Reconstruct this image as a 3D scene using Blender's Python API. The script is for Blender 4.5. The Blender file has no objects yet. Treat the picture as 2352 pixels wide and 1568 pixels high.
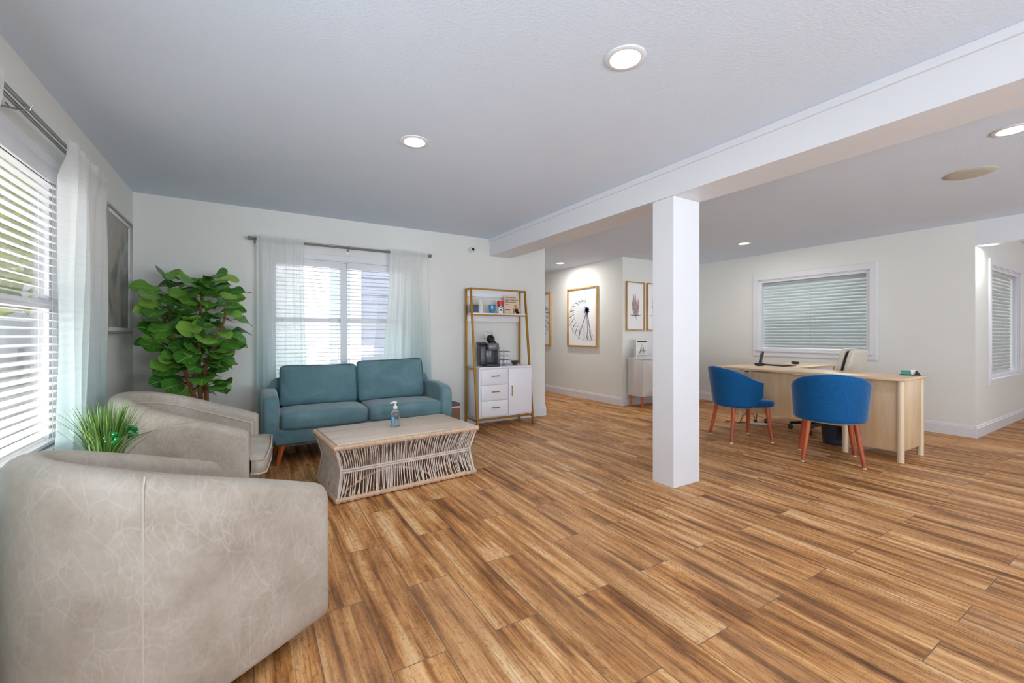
import bpy, bmesh, math, random
from mathutils import Vector, Matrix
R = math.radians
PI = math.pi
SC = bpy.context.scene
COL = SC.collection
random.seed(7)

# ------------------------------------------------------------------ camera, world, light, exposure
H = 1.16
cam_d = bpy.data.cameras.new('camera')
cam_d.sensor_width = 36.0
cam_d.lens = 15.0
cam_d.shift_y = -15.0 / 2352
cam_d.clip_start = 0.05
cam = bpy.data.objects.new('camera', cam_d)
COL.objects.link(cam)
cam.location = (0, 0, H)
cam.rotation_euler = (R(90), 0, R(-31.25))
SC.camera = cam
SC.view_settings.view_transform = 'Standard'
SC.view_settings.look = 'None'
SC.view_settings.exposure = 0.0
SC.view_settings.gamma = 1.0
SC.view_settings.use_curve_mapping = False
SC.cycles.max_bounces = 10
SC.cycles.diffuse_bounces = 6
SC.cycles.glossy_bounces = 4
SC.cycles.transmission_bounces = 8
SC.cycles.transparent_max_bounces = 16
SC.cycles.sample_clamp_indirect = 6.0
SC.cycles.caustics_reflective = False
SC.cycles.caustics_refractive = False
SC.cycles.use_denoising = True

world = bpy.data.worlds.new('world')
SC.world = world
world.use_nodes = True
bg = world.node_tree.nodes['Background']
bg.inputs[0].default_value = (0.86, 0.93, 1.0, 1)
bg.inputs[1].default_value = 3.0

def lamp(name, kind, loc, rot, energy, color=(1, 1, 1), **kw):
    d = bpy.data.lights.new(name, kind)
    d.energy = energy
    d.color = color
    for k, v in kw.items():
        setattr(d, k, v)
    o = bpy.data.objects.new(name, d)
    COL.objects.link(o)
    o.location = loc
    o.rotation_euler = rot
    return o

lamp('sun', 'SUN', (3, 0, 8), (0, R(38), 0), 5.0, (1.0, 0.96, 0.88), angle=R(2))
# area lamp added in the unseen left opening, standing in for daylight
def aim(loc, target):
    return (Vector(target) - Vector(loc)).to_track_quat('-Z', 'Y').to_euler()
DAY = (0.74, 0.87, 1.0)  # bluish tint shared by the added fill lamps
lamp('daylight_fill_left', 'AREA', (-0.86, -0.75, 1.30), (0, R(-115), 0), 25, DAY, shape='RECTANGLE', size=1.3, size_y=2.9)
# area lamps added low outside the openings, aimed up to brighten the ceiling
p = (3.0, -6.0, -0.2)
lamp('ceiling_fill_front', 'AREA', p, aim(p, (1.6, 3.0, 2.44)), 780, DAY, shape='RECTANGLE', size=5.0, size_y=2.0)
p = (-2.3, -1.9, -0.1)
lamp('ceiling_fill_left', 'AREA', p, aim(p, (0.2, 3.0, 2.44)), 260, DAY, shape='RECTANGLE', size=2.4, size_y=2.4)
p = (-2.3, 2.3, -0.15)
lamp('ceiling_fill_side', 'AREA', p, aim(p, (0.5, 3.0, 2.44)), 430, (1.0, 0.97, 0.92), shape='RECTANGLE', size=2.0, size_y=2.0)  # added lamp, also brightens the left blind and curtain
p = (0.9, 6.7, -0.2)
lamp('ceiling_fill_back', 'AREA', p, aim(p, (0.7, 3.4, 2.44)), 110, (1.0, 0.97, 0.92), shape='RECTANGLE', size=2.2, size_y=1.6)  # added lamp, also brightens the back blinds and curtains
lamp('office_fill', 'AREA', (8.6, 3.2, 2.40), (0, 0, 0), 130, (0.95, 0.97, 1.0), shape='RECTANGLE', size=1.2, size_y=0.6)  # unseen area lamp added to brighten the office blinds

# ------------------------------------------------------------------ materials
def lin(c):
    c = c / 255.0
    return c / 12.92 if c <= 0.04045 else ((c + 0.055) / 1.055) ** 2.4

def rgb(r, g, b):
    return (lin(r), lin(g), lin(b), 1.0)

class NT:
    def __init__(self, name):
        self.m = bpy.data.materials.new(name)
        self.m.use_nodes = True
        self.t = self.m.node_tree
        self.b = self.t.nodes['Principled BSDF']
        self.out = self.t.nodes['Material Output']
    def n(self, kind, **kw):
        nd = self.t.nodes.new(kind)
        for k, v in kw.items():
            setattr(nd, k, v)
        return nd
    def l(self, a, b):
        self.t.links.new(a, b)
    def set(self, **kw):
        for k, v in kw.items():
            self.b.inputs[k.replace('_', ' ')].default_value = v
    def coords(self, scale=(1, 1, 1), kind='Object', loc=(0, 0, 0), rot=(0, 0, 0)):
        tc = self.n('ShaderNodeTexCoord')
        mp = self.n('ShaderNodeMapping')
        mp.inputs['Scale'].default_value = scale
        mp.inputs['Location'].default_value = loc
        mp.inputs['Rotation'].default_value = rot
        self.l(tc.outputs[kind], mp.inputs['Vector'])
        return mp.outputs['Vector']
    def noise(self, vec, scale, detail=3, rough=0.5, dist=0.0):
        nz = self.n('ShaderNodeTexNoise')
        nz.inputs['Scale'].default_value = scale
        nz.inputs['Detail'].default_value = detail
        nz.inputs['Roughness'].default_value = rough
        nz.inputs['Distortion'].default_value = dist
        self.l(vec, nz.inputs['Vector'])
        return nz
    def ramp(self, fac, stops, interp='LINEAR'):
        r = self.n('ShaderNodeValToRGB')
        r.color_ramp.interpolation = interp
        el = r.color_ramp.elements
        el[0].position, el[0].color = stops[0]
        el[1].position, el[1].color = stops[-1]
        for p, c in stops[1:-1]:
            e = el.new(p)
            e.color = c
        self.l(fac, r.inputs['Fac'])
        return r.outputs['Color']
    def mix(self, fac, a, b, blend='MIX'):
        mx = self.n('ShaderNodeMix', data_type='RGBA', blend_type=blend)
        for sock, v in ((mx.inputs[0], fac), (mx.inputs[6], a), (mx.inputs[7], b)):
            if hasattr(v, 'is_output'):
                self.l(v, sock)
            elif isinstance(v, (int, float)):
                sock.default_value = v
            else:
                sock.default_value = v
        return mx.outputs[2]
    def math(self, op, a, b=None, c=None):
        md = self.n('ShaderNodeMath', operation=op)
        for i, v in enumerate((a, b, c)):
            if v is None:
                continue
            if hasattr(v, 'is_output'):
                self.l(v, md.inputs[i])
            else:
                md.inputs[i].default_value = v
        return md.outputs[0]
    def bump(self, height, strength=0.2, dist=0.01):
        b = self.n('ShaderNodeBump')
        b.inputs['Strength'].default_value = strength
        b.inputs['Distance'].default_value = dist
        self.l(height, b.inputs['Height'])
        self.l(b.outputs['Normal'], self.b.inputs['Normal'])
    def color(self, c):
        self.l(c, self.b.inputs['Base Color'])

def plain(name, c, rough=0.5, metal=0.0, var=0.06, scale=12.0, bump=0.0, bscale=80.0, spec=0.5, sheen=0.0, stretch=(1, 1, 1)):
    t = NT(name)
    v = t.coords(stretch)
    nz = t.noise(v, scale, 4)
    d = tuple(max(0, x * (1 - var)) for x in c[:3]) + (1,)
    e = tuple(min(1, x * (1 + var)) for x in c[:3]) + (1,)
    t.color(t.ramp(nz.outputs['Fac'], [(0.3, d), (0.7, e)]))
    t.set(Roughness=rough, Metallic=metal)
    t.b.inputs['Specular IOR Level'].default_value = spec
    if sheen:
        t.b.inputs['Sheen Weight'].default_value = sheen
        t.b.inputs['Sheen Roughness'].default_value = 0.4
    if bump:
        nb = t.noise(v, bscale, 3)
        t.bump(nb.outputs['Fac'], bump, 0.004)
    return t.m

def emit(name, c, s):
    t = NT(name)
    t.set(Roughness=0.5)
    t.b.inputs['Base Color'].default_value = c
    t.b.inputs['Emission Color'].default_value = c
    t.b.inputs['Emission Strength'].default_value = s
    return t.m

def glass_mat(name, tint=(1, 1, 1, 1), refl=0.9):
    t = NT(name)
    tr = t.n('ShaderNodeBsdfTransparent')
    tr.inputs[0].default_value = tint
    gl = t.n('ShaderNodeBsdfGlossy')
    gl.inputs['Roughness'].default_value = 0.01
    fr = t.n('ShaderNodeFresnel')
    fr.inputs['IOR'].default_value = 1.5
    k = t.math('MULTIPLY', fr.outputs[0], refl)
    mx = t.n('ShaderNodeMixShader')
    t.l(k, mx.inputs[0])
    t.l(tr.outputs[0], mx.inputs[1])
    t.l(gl.outputs[0], mx.inputs[2])
    t.l(mx.outputs[0], t.out.inputs['Surface'])
    return t.m

def floor_mat():
    t = NT('wood_look_tile')
    tc = t.n('ShaderNodeTexCoord')
    sp = t.n('ShaderNodeSeparateXYZ')
    t.l(tc.outputs['Object'], sp.inputs[0])
    cb = t.n('ShaderNodeCombineXYZ')
    # planks run along Y: 0.203 wide, 0.925 long, half bond
    t.l(t.math('ADD', sp.outputs['Y'], 0.925 * 40 - 1.465 + 0.4625), cb.inputs['X'])
    t.l(t.math('ADD', sp.outputs['X'], 0.203 * 60 - 0.408), cb.inputs['Y'])
    br = t.n('ShaderNodeTexBrick')
    br.offset = 0.5
    br.offset_frequency = 2
    br.inputs['Scale'].default_value = 1.0
    br.inputs['Mortar Size'].default_value = 0.0022
    br.inputs['Mortar Smooth'].default_value = 0.3
    br.inputs['Bias'].default_value = 0.0
    br.inputs['Brick Width'].default_value = 0.925
    br.inputs['Row Height'].default_value = 0.203
    br.inputs['Color1'].default_value = (0, 0, 0, 1)
    br.inputs['Color2'].default_value = (1, 1, 1, 1)
    br.inputs['Mortar'].default_value = (0.5, 0.5, 0.5, 1)
    t.l(cb.outputs[0], br.inputs['Vector'])
    pid = br.outputs['Color']
    # per plank shifted coordinates
    off = t.n('ShaderNodeCombineXYZ')
    idv = t.math('MULTIPLY', pid, 37.0)
    t.l(t.math('ADD', sp.outputs['X'], idv), off.inputs['X'])
    t.l(t.math('ADD', sp.outputs['Y'], t.math('MULTIPLY', pid, 91.0)), off.inputs['Y'])
    t.l(idv, off.inputs['Z'])
    def stretched(sx, sy):
        mp = t.n('ShaderNodeMapping')
        mp.inputs['Scale'].default_value = (sx, sy, 1)
        t.l(off.outputs[0], mp.inputs['Vector'])
        return mp.outputs[0]
    bands = t.noise(stretched(1.0, 0.045), 22.0, 3, 0.55, 0.25)     # broad streaks
    blot = t.noise(stretched(1.0, 0.28), 5.0, 3, 0.6, 0.6)          # patches along the plank
    fine = t.noise(stretched(1.0, 0.03), 130.0, 4, 0.65)            # grain
    crack = t.noise(stretched(1.0, 0.07), 34.0, 5, 0.7, 1.1)        # dark cracks
    dots = t.noise(stretched(1.0, 0.35), 90.0, 3, 0.7)              # saw marks
    f = t.math('ADD', t.math('MULTIPLY', bands.outputs['Fac'], 0.60), t.math('MULTIPLY', blot.outputs['Fac'], 0.40))
    base = t.ramp(f, [(0.31, rgb(98, 65, 39)), (0.40, rgb(142, 94, 52)), (0.47, rgb(188, 131, 76)),
                      (0.54, rgb(214, 160, 104)), (0.66, rgb(236, 199, 152))])
    g = t.ramp(fine.outputs['Fac'], [(0.36, (0.58, 0.52, 0.46, 1)), (0.52, (1, 1, 1, 1)), (1.0, (1.12, 1.11, 1.08, 1))])
    c1 = t.mix(0.8, base, g, 'MULTIPLY')
    # cracks: contour lines of stretched noise, only in patches
    cl = t.math('ABSOLUTE', t.math('SUBTRACT', crack.outputs['Fac'], 0.5))
    ck = t.ramp(cl, [(0.0, (1, 1, 1, 1)), (0.012, (0, 0, 0, 1))])
    pm = t.noise(stretched(1.0, 0.5), 4.0, 2)
    pk = t.ramp(pm.outputs['Fac'], [(0.46, (0, 0, 0, 1)), (0.60, (1, 1, 1, 1))])
    c2 = t.mix(t.math('MULTIPLY', t.math('MULTIPLY', ck, pk), 0.75), c1, rgb(62, 44, 32))
    dk = t.ramp(dots.outputs['Fac'], [(0.36, (0.60, 0.54, 0.48, 1)), (0.47, (1, 1, 1, 1)), (1.0, (1.08, 1.08, 1.08, 1))])
    c3 = t.mix(0.75, c2, dk, 'MULTIPLY')
    grey = t.noise(stretched(0.6, 0.2), 3.0, 2)
    gk = t.ramp(grey.outputs['Fac'], [(0.50, (0, 0, 0, 1)), (0.72, (1, 1, 1, 1))])
    c3 = t.mix(t.math('MULTIPLY', gk, 0.16), c3, rgb(176, 156, 134))
    tone = t.ramp(pid, [(0.0, (0.90, 0.86, 0.82, 1)), (0.5, (1.0, 0.98, 0.95, 1)), (1.0, (1.08, 1.06, 1.03, 1))])
    c4 = t.mix(0.9, c3, tone, 'MULTIPLY')
    col = t.mix(br.outputs['Fac'], c4, rgb(120, 96, 76))
    t.color(col)
    rr = t.n('ShaderNodeMapRange')
    rr.inputs['To Min'].default_value = 0.40
    rr.inputs['To Max'].default_value = 0.60
    t.l(fine.outputs['Fac'], rr.inputs['Value'])
    t.l(rr.outputs[0], t.b.inputs['Roughness'])
    t.b.inputs['Specular IOR Level'].default_value = 0.28
    h = t.math('SUBTRACT', t.math('MULTIPLY', fine.outputs['Fac'], 0.35), br.outputs['Fac'])
    t.bump(h, 0.22, 0.003)
    return t.m

def leather_mat():
    t = NT('distressed_taupe_leather')
    v = t.coords()
    nz = t.noise(v, 5.0, 5, 0.6)
    base = t.ramp(nz.outputs['Fac'], [(0.3, rgb(160, 148, 135)), (0.5, rgb(174, 164, 151)), (0.7, rgb(186, 177, 165))])
    wob = t.noise(v, 3.0, 3)
    vm = t.n('ShaderNodeVectorMath', operation='SCALE')
    t.l(wob.outputs['Color'], vm.inputs[0])
    vm.inputs['Scale'].default_value = 0.14
    va = t.n('ShaderNodeVectorMath', operation='ADD')
    t.l(v, va.inputs[0])
    t.l(vm.outputs[0], va.inputs[1])
    cols = base
    for sc, w, k, ms in ((6.0, 0.012, 0.45, 4.0), (11.0, 0.020, 0.45, 5.0), (21.0, 0.040, 0.42, 6.0), (38.0, 0.075, 0.36, 7.0), (70.0, 0.12, 0.25, 8.0)):
        vo = t.n('ShaderNodeTexVoronoi', feature='DISTANCE_TO_EDGE')
        vo.inputs['Scale'].default_value = sc
        vo.inputs['Randomness'].default_value = 1.0
        mp = t.n('ShaderNodeMapping')
        mp.inputs['Rotation'].default_value = (0.5, 0.4, 0.7 + sc)
        mp.inputs['Scale'].default_value = (1.0, 0.75, 0.42)
        t.l(va.outputs[0], mp.inputs['Vector'])
        t.l(mp.outputs[0], vo.inputs['Vector'])
        line = t.ramp(vo.outputs['Distance'], [(0.0, (1, 1, 1, 1)), (w, (0, 0, 0, 1))])
        msk = t.noise(v, ms, 2)
        mk = t.ramp(msk.outputs['Fac'], [(0.44, (0, 0, 0, 1)), (0.66, (1, 1, 1, 1))])
        f = t.math('MULTIPLY', t.math('MULTIPLY', line, mk), k * 0.62)
        cols = t.mix(f, cols, rgb(216, 211, 203))
    fn = t.noise(v, 60.0, 3)
    cols = t.mix(0.35, cols, t.ramp(fn.outputs['Fac'], [(0.35, (0.86, 0.84, 0.82, 1)), (0.65, (1.05, 1.05, 1.05, 1))]), 'MULTIPLY')
    t.color(cols)
    t.set(Roughness=0.46)
    t.b.inputs['Specular IOR Level'].default_value = 0.45
    big = t.noise(v, 16.0, 4)
    t.bump(t.math('ADD', big.outputs['Fac'], t.math('MULTIPLY', fn.outputs['Fac'], 0.3)), 0.10, 0.01)
    return t.m

def velvet_mat(name, c, dark, light, scale=7.0):
    t = NT(name)
    v = t.coords()
    nz = t.noise(v, scale, 4, 0.55, 0.8)
    t.color(t.ramp(nz.outputs['Fac'], [(0.3, dark), (0.52, c), (0.75, light)]))
    t.set(Roughness=0.75)
    t.b.inputs['Sheen Weight'].default_value = 0.55
    t.b.inputs['Sheen Roughness'].default_value = 0.35
    t.b.inputs['Specular IOR Level'].default_value = 0.2
    nb = t.noise(v, 9.0, 4, 0.6, 1.2)
    t.bump(nb.outputs['Fac'], 0.22, 0.03)
    return t.m

def wood_mat(name, light, dark, scale=14.0, rough=0.45, axis=2, k=0.08):
    t = NT(name)
    st = [1.0, 1.0, 1.0]
    st[axis] = k
    v = t.coords(tuple(st))
    nz = t.noise(v, scale, 5, 0.6, 0.5)
    fi = t.noise(v, scale * 8, 3)
    a = t.ramp(nz.outputs['Fac'], [(0.3, dark), (0.65, light)])
    a = t.mix(0.3, a, t.ramp(fi.outputs['Fac'], [(0.3, (0.8, 0.78, 0.75, 1)), (0.6, (1, 1, 1, 1))]), 'MULTIPLY')
    t.color(a)
    t.set(Roughness=rough)
    return t.m

def curtain_mat():
    t = NT('sheer_ombre_linen')
    tc = t.n('ShaderNodeTexCoord')
    sp = t.n('ShaderNodeSeparateXYZ')
    t.l(tc.outputs['Object'], sp.inputs[0])
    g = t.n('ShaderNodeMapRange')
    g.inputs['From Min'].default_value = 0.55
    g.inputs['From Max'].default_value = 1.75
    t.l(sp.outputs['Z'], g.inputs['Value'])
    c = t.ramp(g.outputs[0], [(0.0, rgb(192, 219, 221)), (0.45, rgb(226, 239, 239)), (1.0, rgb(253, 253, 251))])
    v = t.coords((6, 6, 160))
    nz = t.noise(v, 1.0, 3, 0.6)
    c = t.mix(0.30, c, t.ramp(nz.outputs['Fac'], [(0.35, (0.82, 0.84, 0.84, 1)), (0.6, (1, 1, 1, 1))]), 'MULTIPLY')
    df = t.n('ShaderNodeBsdfDiffuse')
    tl = t.n('ShaderNodeBsdfTranslucent')
    tp = t.n('ShaderNodeBsdfTransparent')
    t.l(c, df.inputs[0])
    t.l(c, tl.inputs[0])
    m1 = t.n('ShaderNodeMixShader')
    m1.inputs[0].default_value = 0.55
    t.l(df.outputs[0], m1.inputs[1])
    t.l(tl.outputs[0], m1.inputs[2])
    m2 = t.n('ShaderNodeMixShader')
    t.l(t.math('MULTIPLY', nz.outputs['Fac'], 0.30), m2.inputs[0])
    t.l(m1.outputs[0], m2.inputs[1])
    t.l(tp.outputs[0], m2.inputs[2])
    t.l(m2.outputs[0], t.out.inputs['Surface'])
    return t.m

def slat_mat(name, c, tl_amt):
    t = NT(name)
    v = t.coords((1, 8, 8))
    nz = t.noise(v, 6.0, 2)
    cc = t.ramp(nz.outputs['Fac'], [(0.2, tuple(x * 0.96 for x in c[:3]) + (1,)), (0.8, c)])
    df = t.n('ShaderNodeBsdfDiffuse')
    tl = t.n('ShaderNodeBsdfTranslucent')
    t.l(cc, df.inputs[0])
    t.l(cc, tl.inputs[0])
    m1 = t.n('ShaderNodeMixShader')
    m1.inputs[0].default_value = tl_amt
    t.l(df.outputs[0], m1.inputs[1])
    t.l(tl.outputs[0], m1.inputs[2])
    t.l(m1.outputs[0], t.out.inputs['Surface'])
    return t.m

def leaf_mat(name, dark, mid, light, veins=True):
    t = NT(name)
    uv = t.n('ShaderNodeUVMap')
    sp = t.n('ShaderNodeSeparateXYZ')
    t.l(uv.outputs[0], sp.inputs[0])
    gi = t.n('ShaderNodeNewGeometry')
    c = t.ramp(gi.outputs['Random Per Island'], [(0.0, dark), (0.55, mid), (1.0, light)])
    if veins:
        s = t.math('ABSOLUTE', t.math('SUBTRACT', sp.outputs['X'], 0.5))
        mid_l = t.ramp(s, [(0.012, (1, 1, 1, 1)), (0.04, (0, 0, 0, 1))])
        w = t.math('FRACT', t.math('SUBTRACT', t.math('MULTIPLY', sp.outputs['Y'], 7.0), t.math('MULTIPLY', s, 3.2)))
        vl = t.ramp(t.math('ABSOLUTE', t.math('SUBTRACT', w, 0.5)), [(0.03, (1, 1, 1, 1)), (0.12, (0, 0, 0, 1))])
        f = t.math('MAXIMUM', mid_l, t.math('MULTIPLY', vl, 0.45))
        c = t.mix(t.math('MULTIPLY', f, 0.6), c, rgb(165, 190, 95))
        t.bump(t.math('MULTIPLY', f, -1.0), 0.25, 0.004)
    t.color(c)
    t.set(Roughness=0.38)
    t.b.inputs['Transmission Weight'].default_value = 0.0
    return t.m

def abstract_art_mat():
    t = NT('abstract_grey_painting')
    v = t.coords((1.0, 1.0, 0.55))
    a = t.noise(v, 4.2, 5, 0.6, 0.8)
    b = t.noise(t.coords((1, 1, 0.8), loc=(3, 1, 2)), 2.2, 4, 0.55, 0.4)
    c = t.ramp(a.outputs['Fac'], [(0.34, rgb(84, 90, 88)), (0.44, rgb(128, 132, 128)), (0.54, rgb(168, 166, 158)), (0.8, rgb(182, 176, 166))])
    c = t.mix(t.ramp(b.outputs['Fac'], [(0.48, (0, 0, 0, 1)), (0.62, (1, 1, 1, 1))]), c, rgb(170, 162, 152))
    t.color(c)
    t.set(Roughness=0.6)
    return t.m

M = {}
M['floor'] = floor_mat()
M['wall'] = plain('warm_white_wall_paint', rgb(226, 226, 221), 0.75, var=0.012, scale=3, bump=0.10, bscale=140, spec=0.25)
M['ceiling'] = plain('ceiling_orange_peel_paint', rgb(216, 227, 241), 0.8, var=0.01, scale=4, bump=0.45, bscale=75, spec=0.2)
M['trim'] = plain('white_semigloss_paint', rgb(222, 223, 227), 0.38, var=0.01, scale=5, spec=0.4)
M['leather'] = leather_mat()
M['welt'] = plain('taupe_leather_welt', rgb(196, 186, 174), 0.45, var=0.05)
M['teal'] = velvet_mat('teal_velvet', rgb(102, 134, 142), rgb(88, 121, 130), rgb(120, 149, 156), 4.0)
M['teal_dark'] = plain('teal_velvet_piping', rgb(52, 88, 98), 0.7, var=0.08, sheen=0.4)
M['blue'] = velvet_mat('royal_blue_wool', rgb(8, 86, 142), rgb(6, 78, 133), rgb(14, 94, 150), 60.0)
M['orange_wood'] = wood_mat('orange_stained_wood', rgb(214, 110, 48), rgb(176, 78, 28), 20)
M['red_wood'] = wood_mat('walnut_stained_leg', rgb(192, 92, 48), rgb(146, 60, 26), 20)
M['maple'] = wood_mat('light_maple_laminate', rgb(226, 199, 164), rgb(206, 172, 130), 9, 0.4, 1, 0.12)
M['maple_v'] = wood_mat('light_maple_veneer', rgb(224, 196, 160), rgb(204, 168, 124), 9, 0.4, 2, 0.12)
M['maple_post'] = wood_mat('pale_maple_post', rgb(234, 216, 188), rgb(218, 194, 158), 12, 0.4, 2, 0.1)
M['ash_top'] = wood_mat('bleached_ash_board', rgb(216, 201, 186), rgb(190, 170, 154), 16, 0.5, 0, 0.06)
M['rattan'] = plain('natural_rattan', rgb(202, 172, 146), 0.55, var=0.16, scale=30)
M['rattan_grey'] = plain('greywash_rattan', rgb(212, 201, 192), 0.6, var=0.18, scale=24)
M['gold'] = plain('brushed_gold_metal', rgb(176, 132, 58), 0.34, 0.85, var=0.05, scale=30)
M['gold_frame'] = wood_mat('gold_wood_frame', rgb(206, 164, 104), rgb(170, 124, 66), 20, 0.4)
M['white_lac'] = plain('white_lacquer', rgb(236, 236, 242), 0.35, var=0.008)
M['black'] = plain('black_plastic', rgb(24, 24, 27), 0.35, var=0.08)
M['charcoal'] = plain('charcoal_plastic', rgb(58, 57, 62), 0.3, var=0.08)
M['grey_plastic'] = plain('smoke_grey_plastic', rgb(104, 103, 108), 0.22, var=0.06)
M['steel'] = plain('brushed_nickel', rgb(150, 148, 144), 0.3, 0.9, var=0.04, scale=40)
M['wire'] = plain('dark_chrome_wire', rgb(110, 110, 118), 0.25, 0.8, var=0.04)
M['chrome'] = plain('chrome_wire', rgb(200, 200, 205), 0.15, 1.0, var=0.02)
M['slat'] = slat_mat('white_blind_slat', rgb(248, 248, 248), 0.5)
M['slat_in'] = slat_mat('grey_white_blind_slat', rgb(228, 234, 236), 0.15)
M['curtain'] = curtain_mat()
M['glass'] = glass_mat('window_glass')
M['glass_in'] = glass_mat('interior_window_glass', (0.96, 0.98, 0.98, 1), 0.8)
M['glass_side'] = glass_mat('side_window_glass', (0.98, 0.99, 0.99, 1), 0.3)
M['leaf'] = leaf_mat('fiddle_leaf', rgb(38, 92, 30), rgb(78, 140, 46), rgb(138, 180, 76))
M['blade'] = leaf_mat('grass_blade', rgb(60, 104, 38), rgb(104, 150, 62), rgb(160, 190, 108), False)
M['bark'] = wood_mat('brown_bark', rgb(170, 108, 62), rgb(112, 62, 30), 30, 0.8)
M['soil'] = plain('dark_moss_soil', rgb(60, 50, 38), 0.95, var=0.4, scale=40, bump=0.6, bscale=60)
M['basket'] = plain('woven_seagrass', rgb(176, 148, 112), 0.8, var=0.25, scale=50, bump=0.5, bscale=90)
M['ceramic'] = plain('white_ceramic', rgb(226, 226, 222), 0.3, var=0.02)
M['clover'] = plain('glossy_green_foil', rgb(0, 132, 58), 0.15, 0.25, var=0.12)
M['paper'] = plain('white_art_paper', rgb(240, 239, 240), 0.7, var=0.01)
M['mat_silver'] = plain('champagne_silver_frame', rgb(168, 164, 158), 0.4, 0.3, var=0.04)
M['art'] = abstract_art_mat()
M['ink'] = plain('grey_blue_ink', rgb(122, 128, 142), 0.7, var=0.2, scale=30)
M['ink_lt'] = plain('pale_grey_ink', rgb(182, 185, 192), 0.7, var=0.15, scale=30)
M['ink_navy'] = plain('navy_ink', rgb(40, 60, 104), 0.7, var=0.2)
M['ink_black'] = plain('black_ink', rgb(30, 30, 34), 0.7, var=0.05)
M['ink_rose'] = plain('dusty_rose_ink', rgb(188, 156, 150), 0.7, var=0.15, scale=30)
M['ink_pinkgrey'] = plain('rose_grey_ink', rgb(150, 130, 132), 0.7, var=0.15, scale=30)
M['beige'] = plain('beige_card', rgb(226, 200, 176), 0.6, var=0.04)
M['brown_ink'] = plain('brown_ink', rgb(96, 62, 48), 0.7, var=0.05)
M['red'] = plain('red_plastic', rgb(214, 24, 24), 0.3, var=0.05)
M['navy'] = plain('navy_label', rgb(28, 36, 90), 0.4, var=0.05)
M['blue_glass'] = plain('blue_glass_ceramic', rgb(74, 136, 172), 0.12, var=0.15)
M['slate_blue'] = plain('slate_blue_card', rgb(86, 94, 110), 0.6, var=0.05)
M['pod_blue'] = plain('navy_foil', rgb(44, 50, 96), 0.3, 0.3, var=0.08)
M['pod_white'] = plain('white_pod_cup', rgb(224, 226, 236), 0.4, var=0.02)
M['bowl'] = plain('dark_brown_bowl', rgb(74, 58, 54), 0.35, var=0.1)
M['chair_beige'] = plain('beige_office_leather', rgb(206, 200, 186), 0.5, var=0.04)
M['bin'] = plain('dark_blue_grey_mesh', rgb(52, 58, 72), 0.35, 0.3, var=0.25, scale=60)
M['green_card'] = plain('green_card', rgb(60, 146, 130), 0.5, var=0.08)
M['brown_box'] = plain('brown_kraft_box', rgb(122, 92, 70), 0.7, var=0.08)
M['grey_lid'] = plain('grey_lid', rgb(86, 86, 90), 0.6, var=0.05)
M['pink'] = plain('pink_white_card', rgb(232, 190, 188), 0.6, var=0.04)
M['grey_fabric'] = plain('light_grey_lacquer', rgb(214, 213, 213), 0.45, var=0.01)
M['facet_a'] = plain('white_facet_panel', rgb(222, 221, 222), 0.4, var=0.01)
M['lens'] = emit('warm_lamp_lens', (1.0, 0.95, 0.86, 1), 7.0)
M['siding'] = plain('pale_siding', rgb(158, 163, 180), 0.7, var=0.02)
M['concrete'] = plain('concrete_path', rgb(206, 202, 196), 0.9, var=0.08, scale=3)
M['lawn'] = plain('lawn_green', rgb(150, 168, 92), 0.95, var=0.25, scale=8)
M['tree_leaf'] = leaf_mat('tree_leaf', rgb(150, 176, 64), rgb(204, 216, 104), rgb(236, 240, 150), False)
M['speaker_cloth'] = plain('aged_speaker_cover', rgb(190, 186, 170), 0.7, var=0.03)
M['sanitizer'] = None

def clear_plastic(name, tint, ior=1.3):
    t = NT(name)
    t.set(Roughness=0.04)
    t.b.inputs['Base Color'].default_value = tint
    t.b.inputs['Transmission Weight'].default_value = 0.92
    t.b.inputs['IOR'].default_value = ior
    return t.m
M['sanitizer'] = clear_plastic('clear_bottle', (0.93, 0.97, 1.0, 1), 1.25)
M['gel'] = clear_plastic('clear_blue_gel', (0.78, 0.90, 1.0, 1), 1.33)
M['label_blue'] = plain('blue_label', rgb(88, 158, 214), 0.4, var=0.06)

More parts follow.
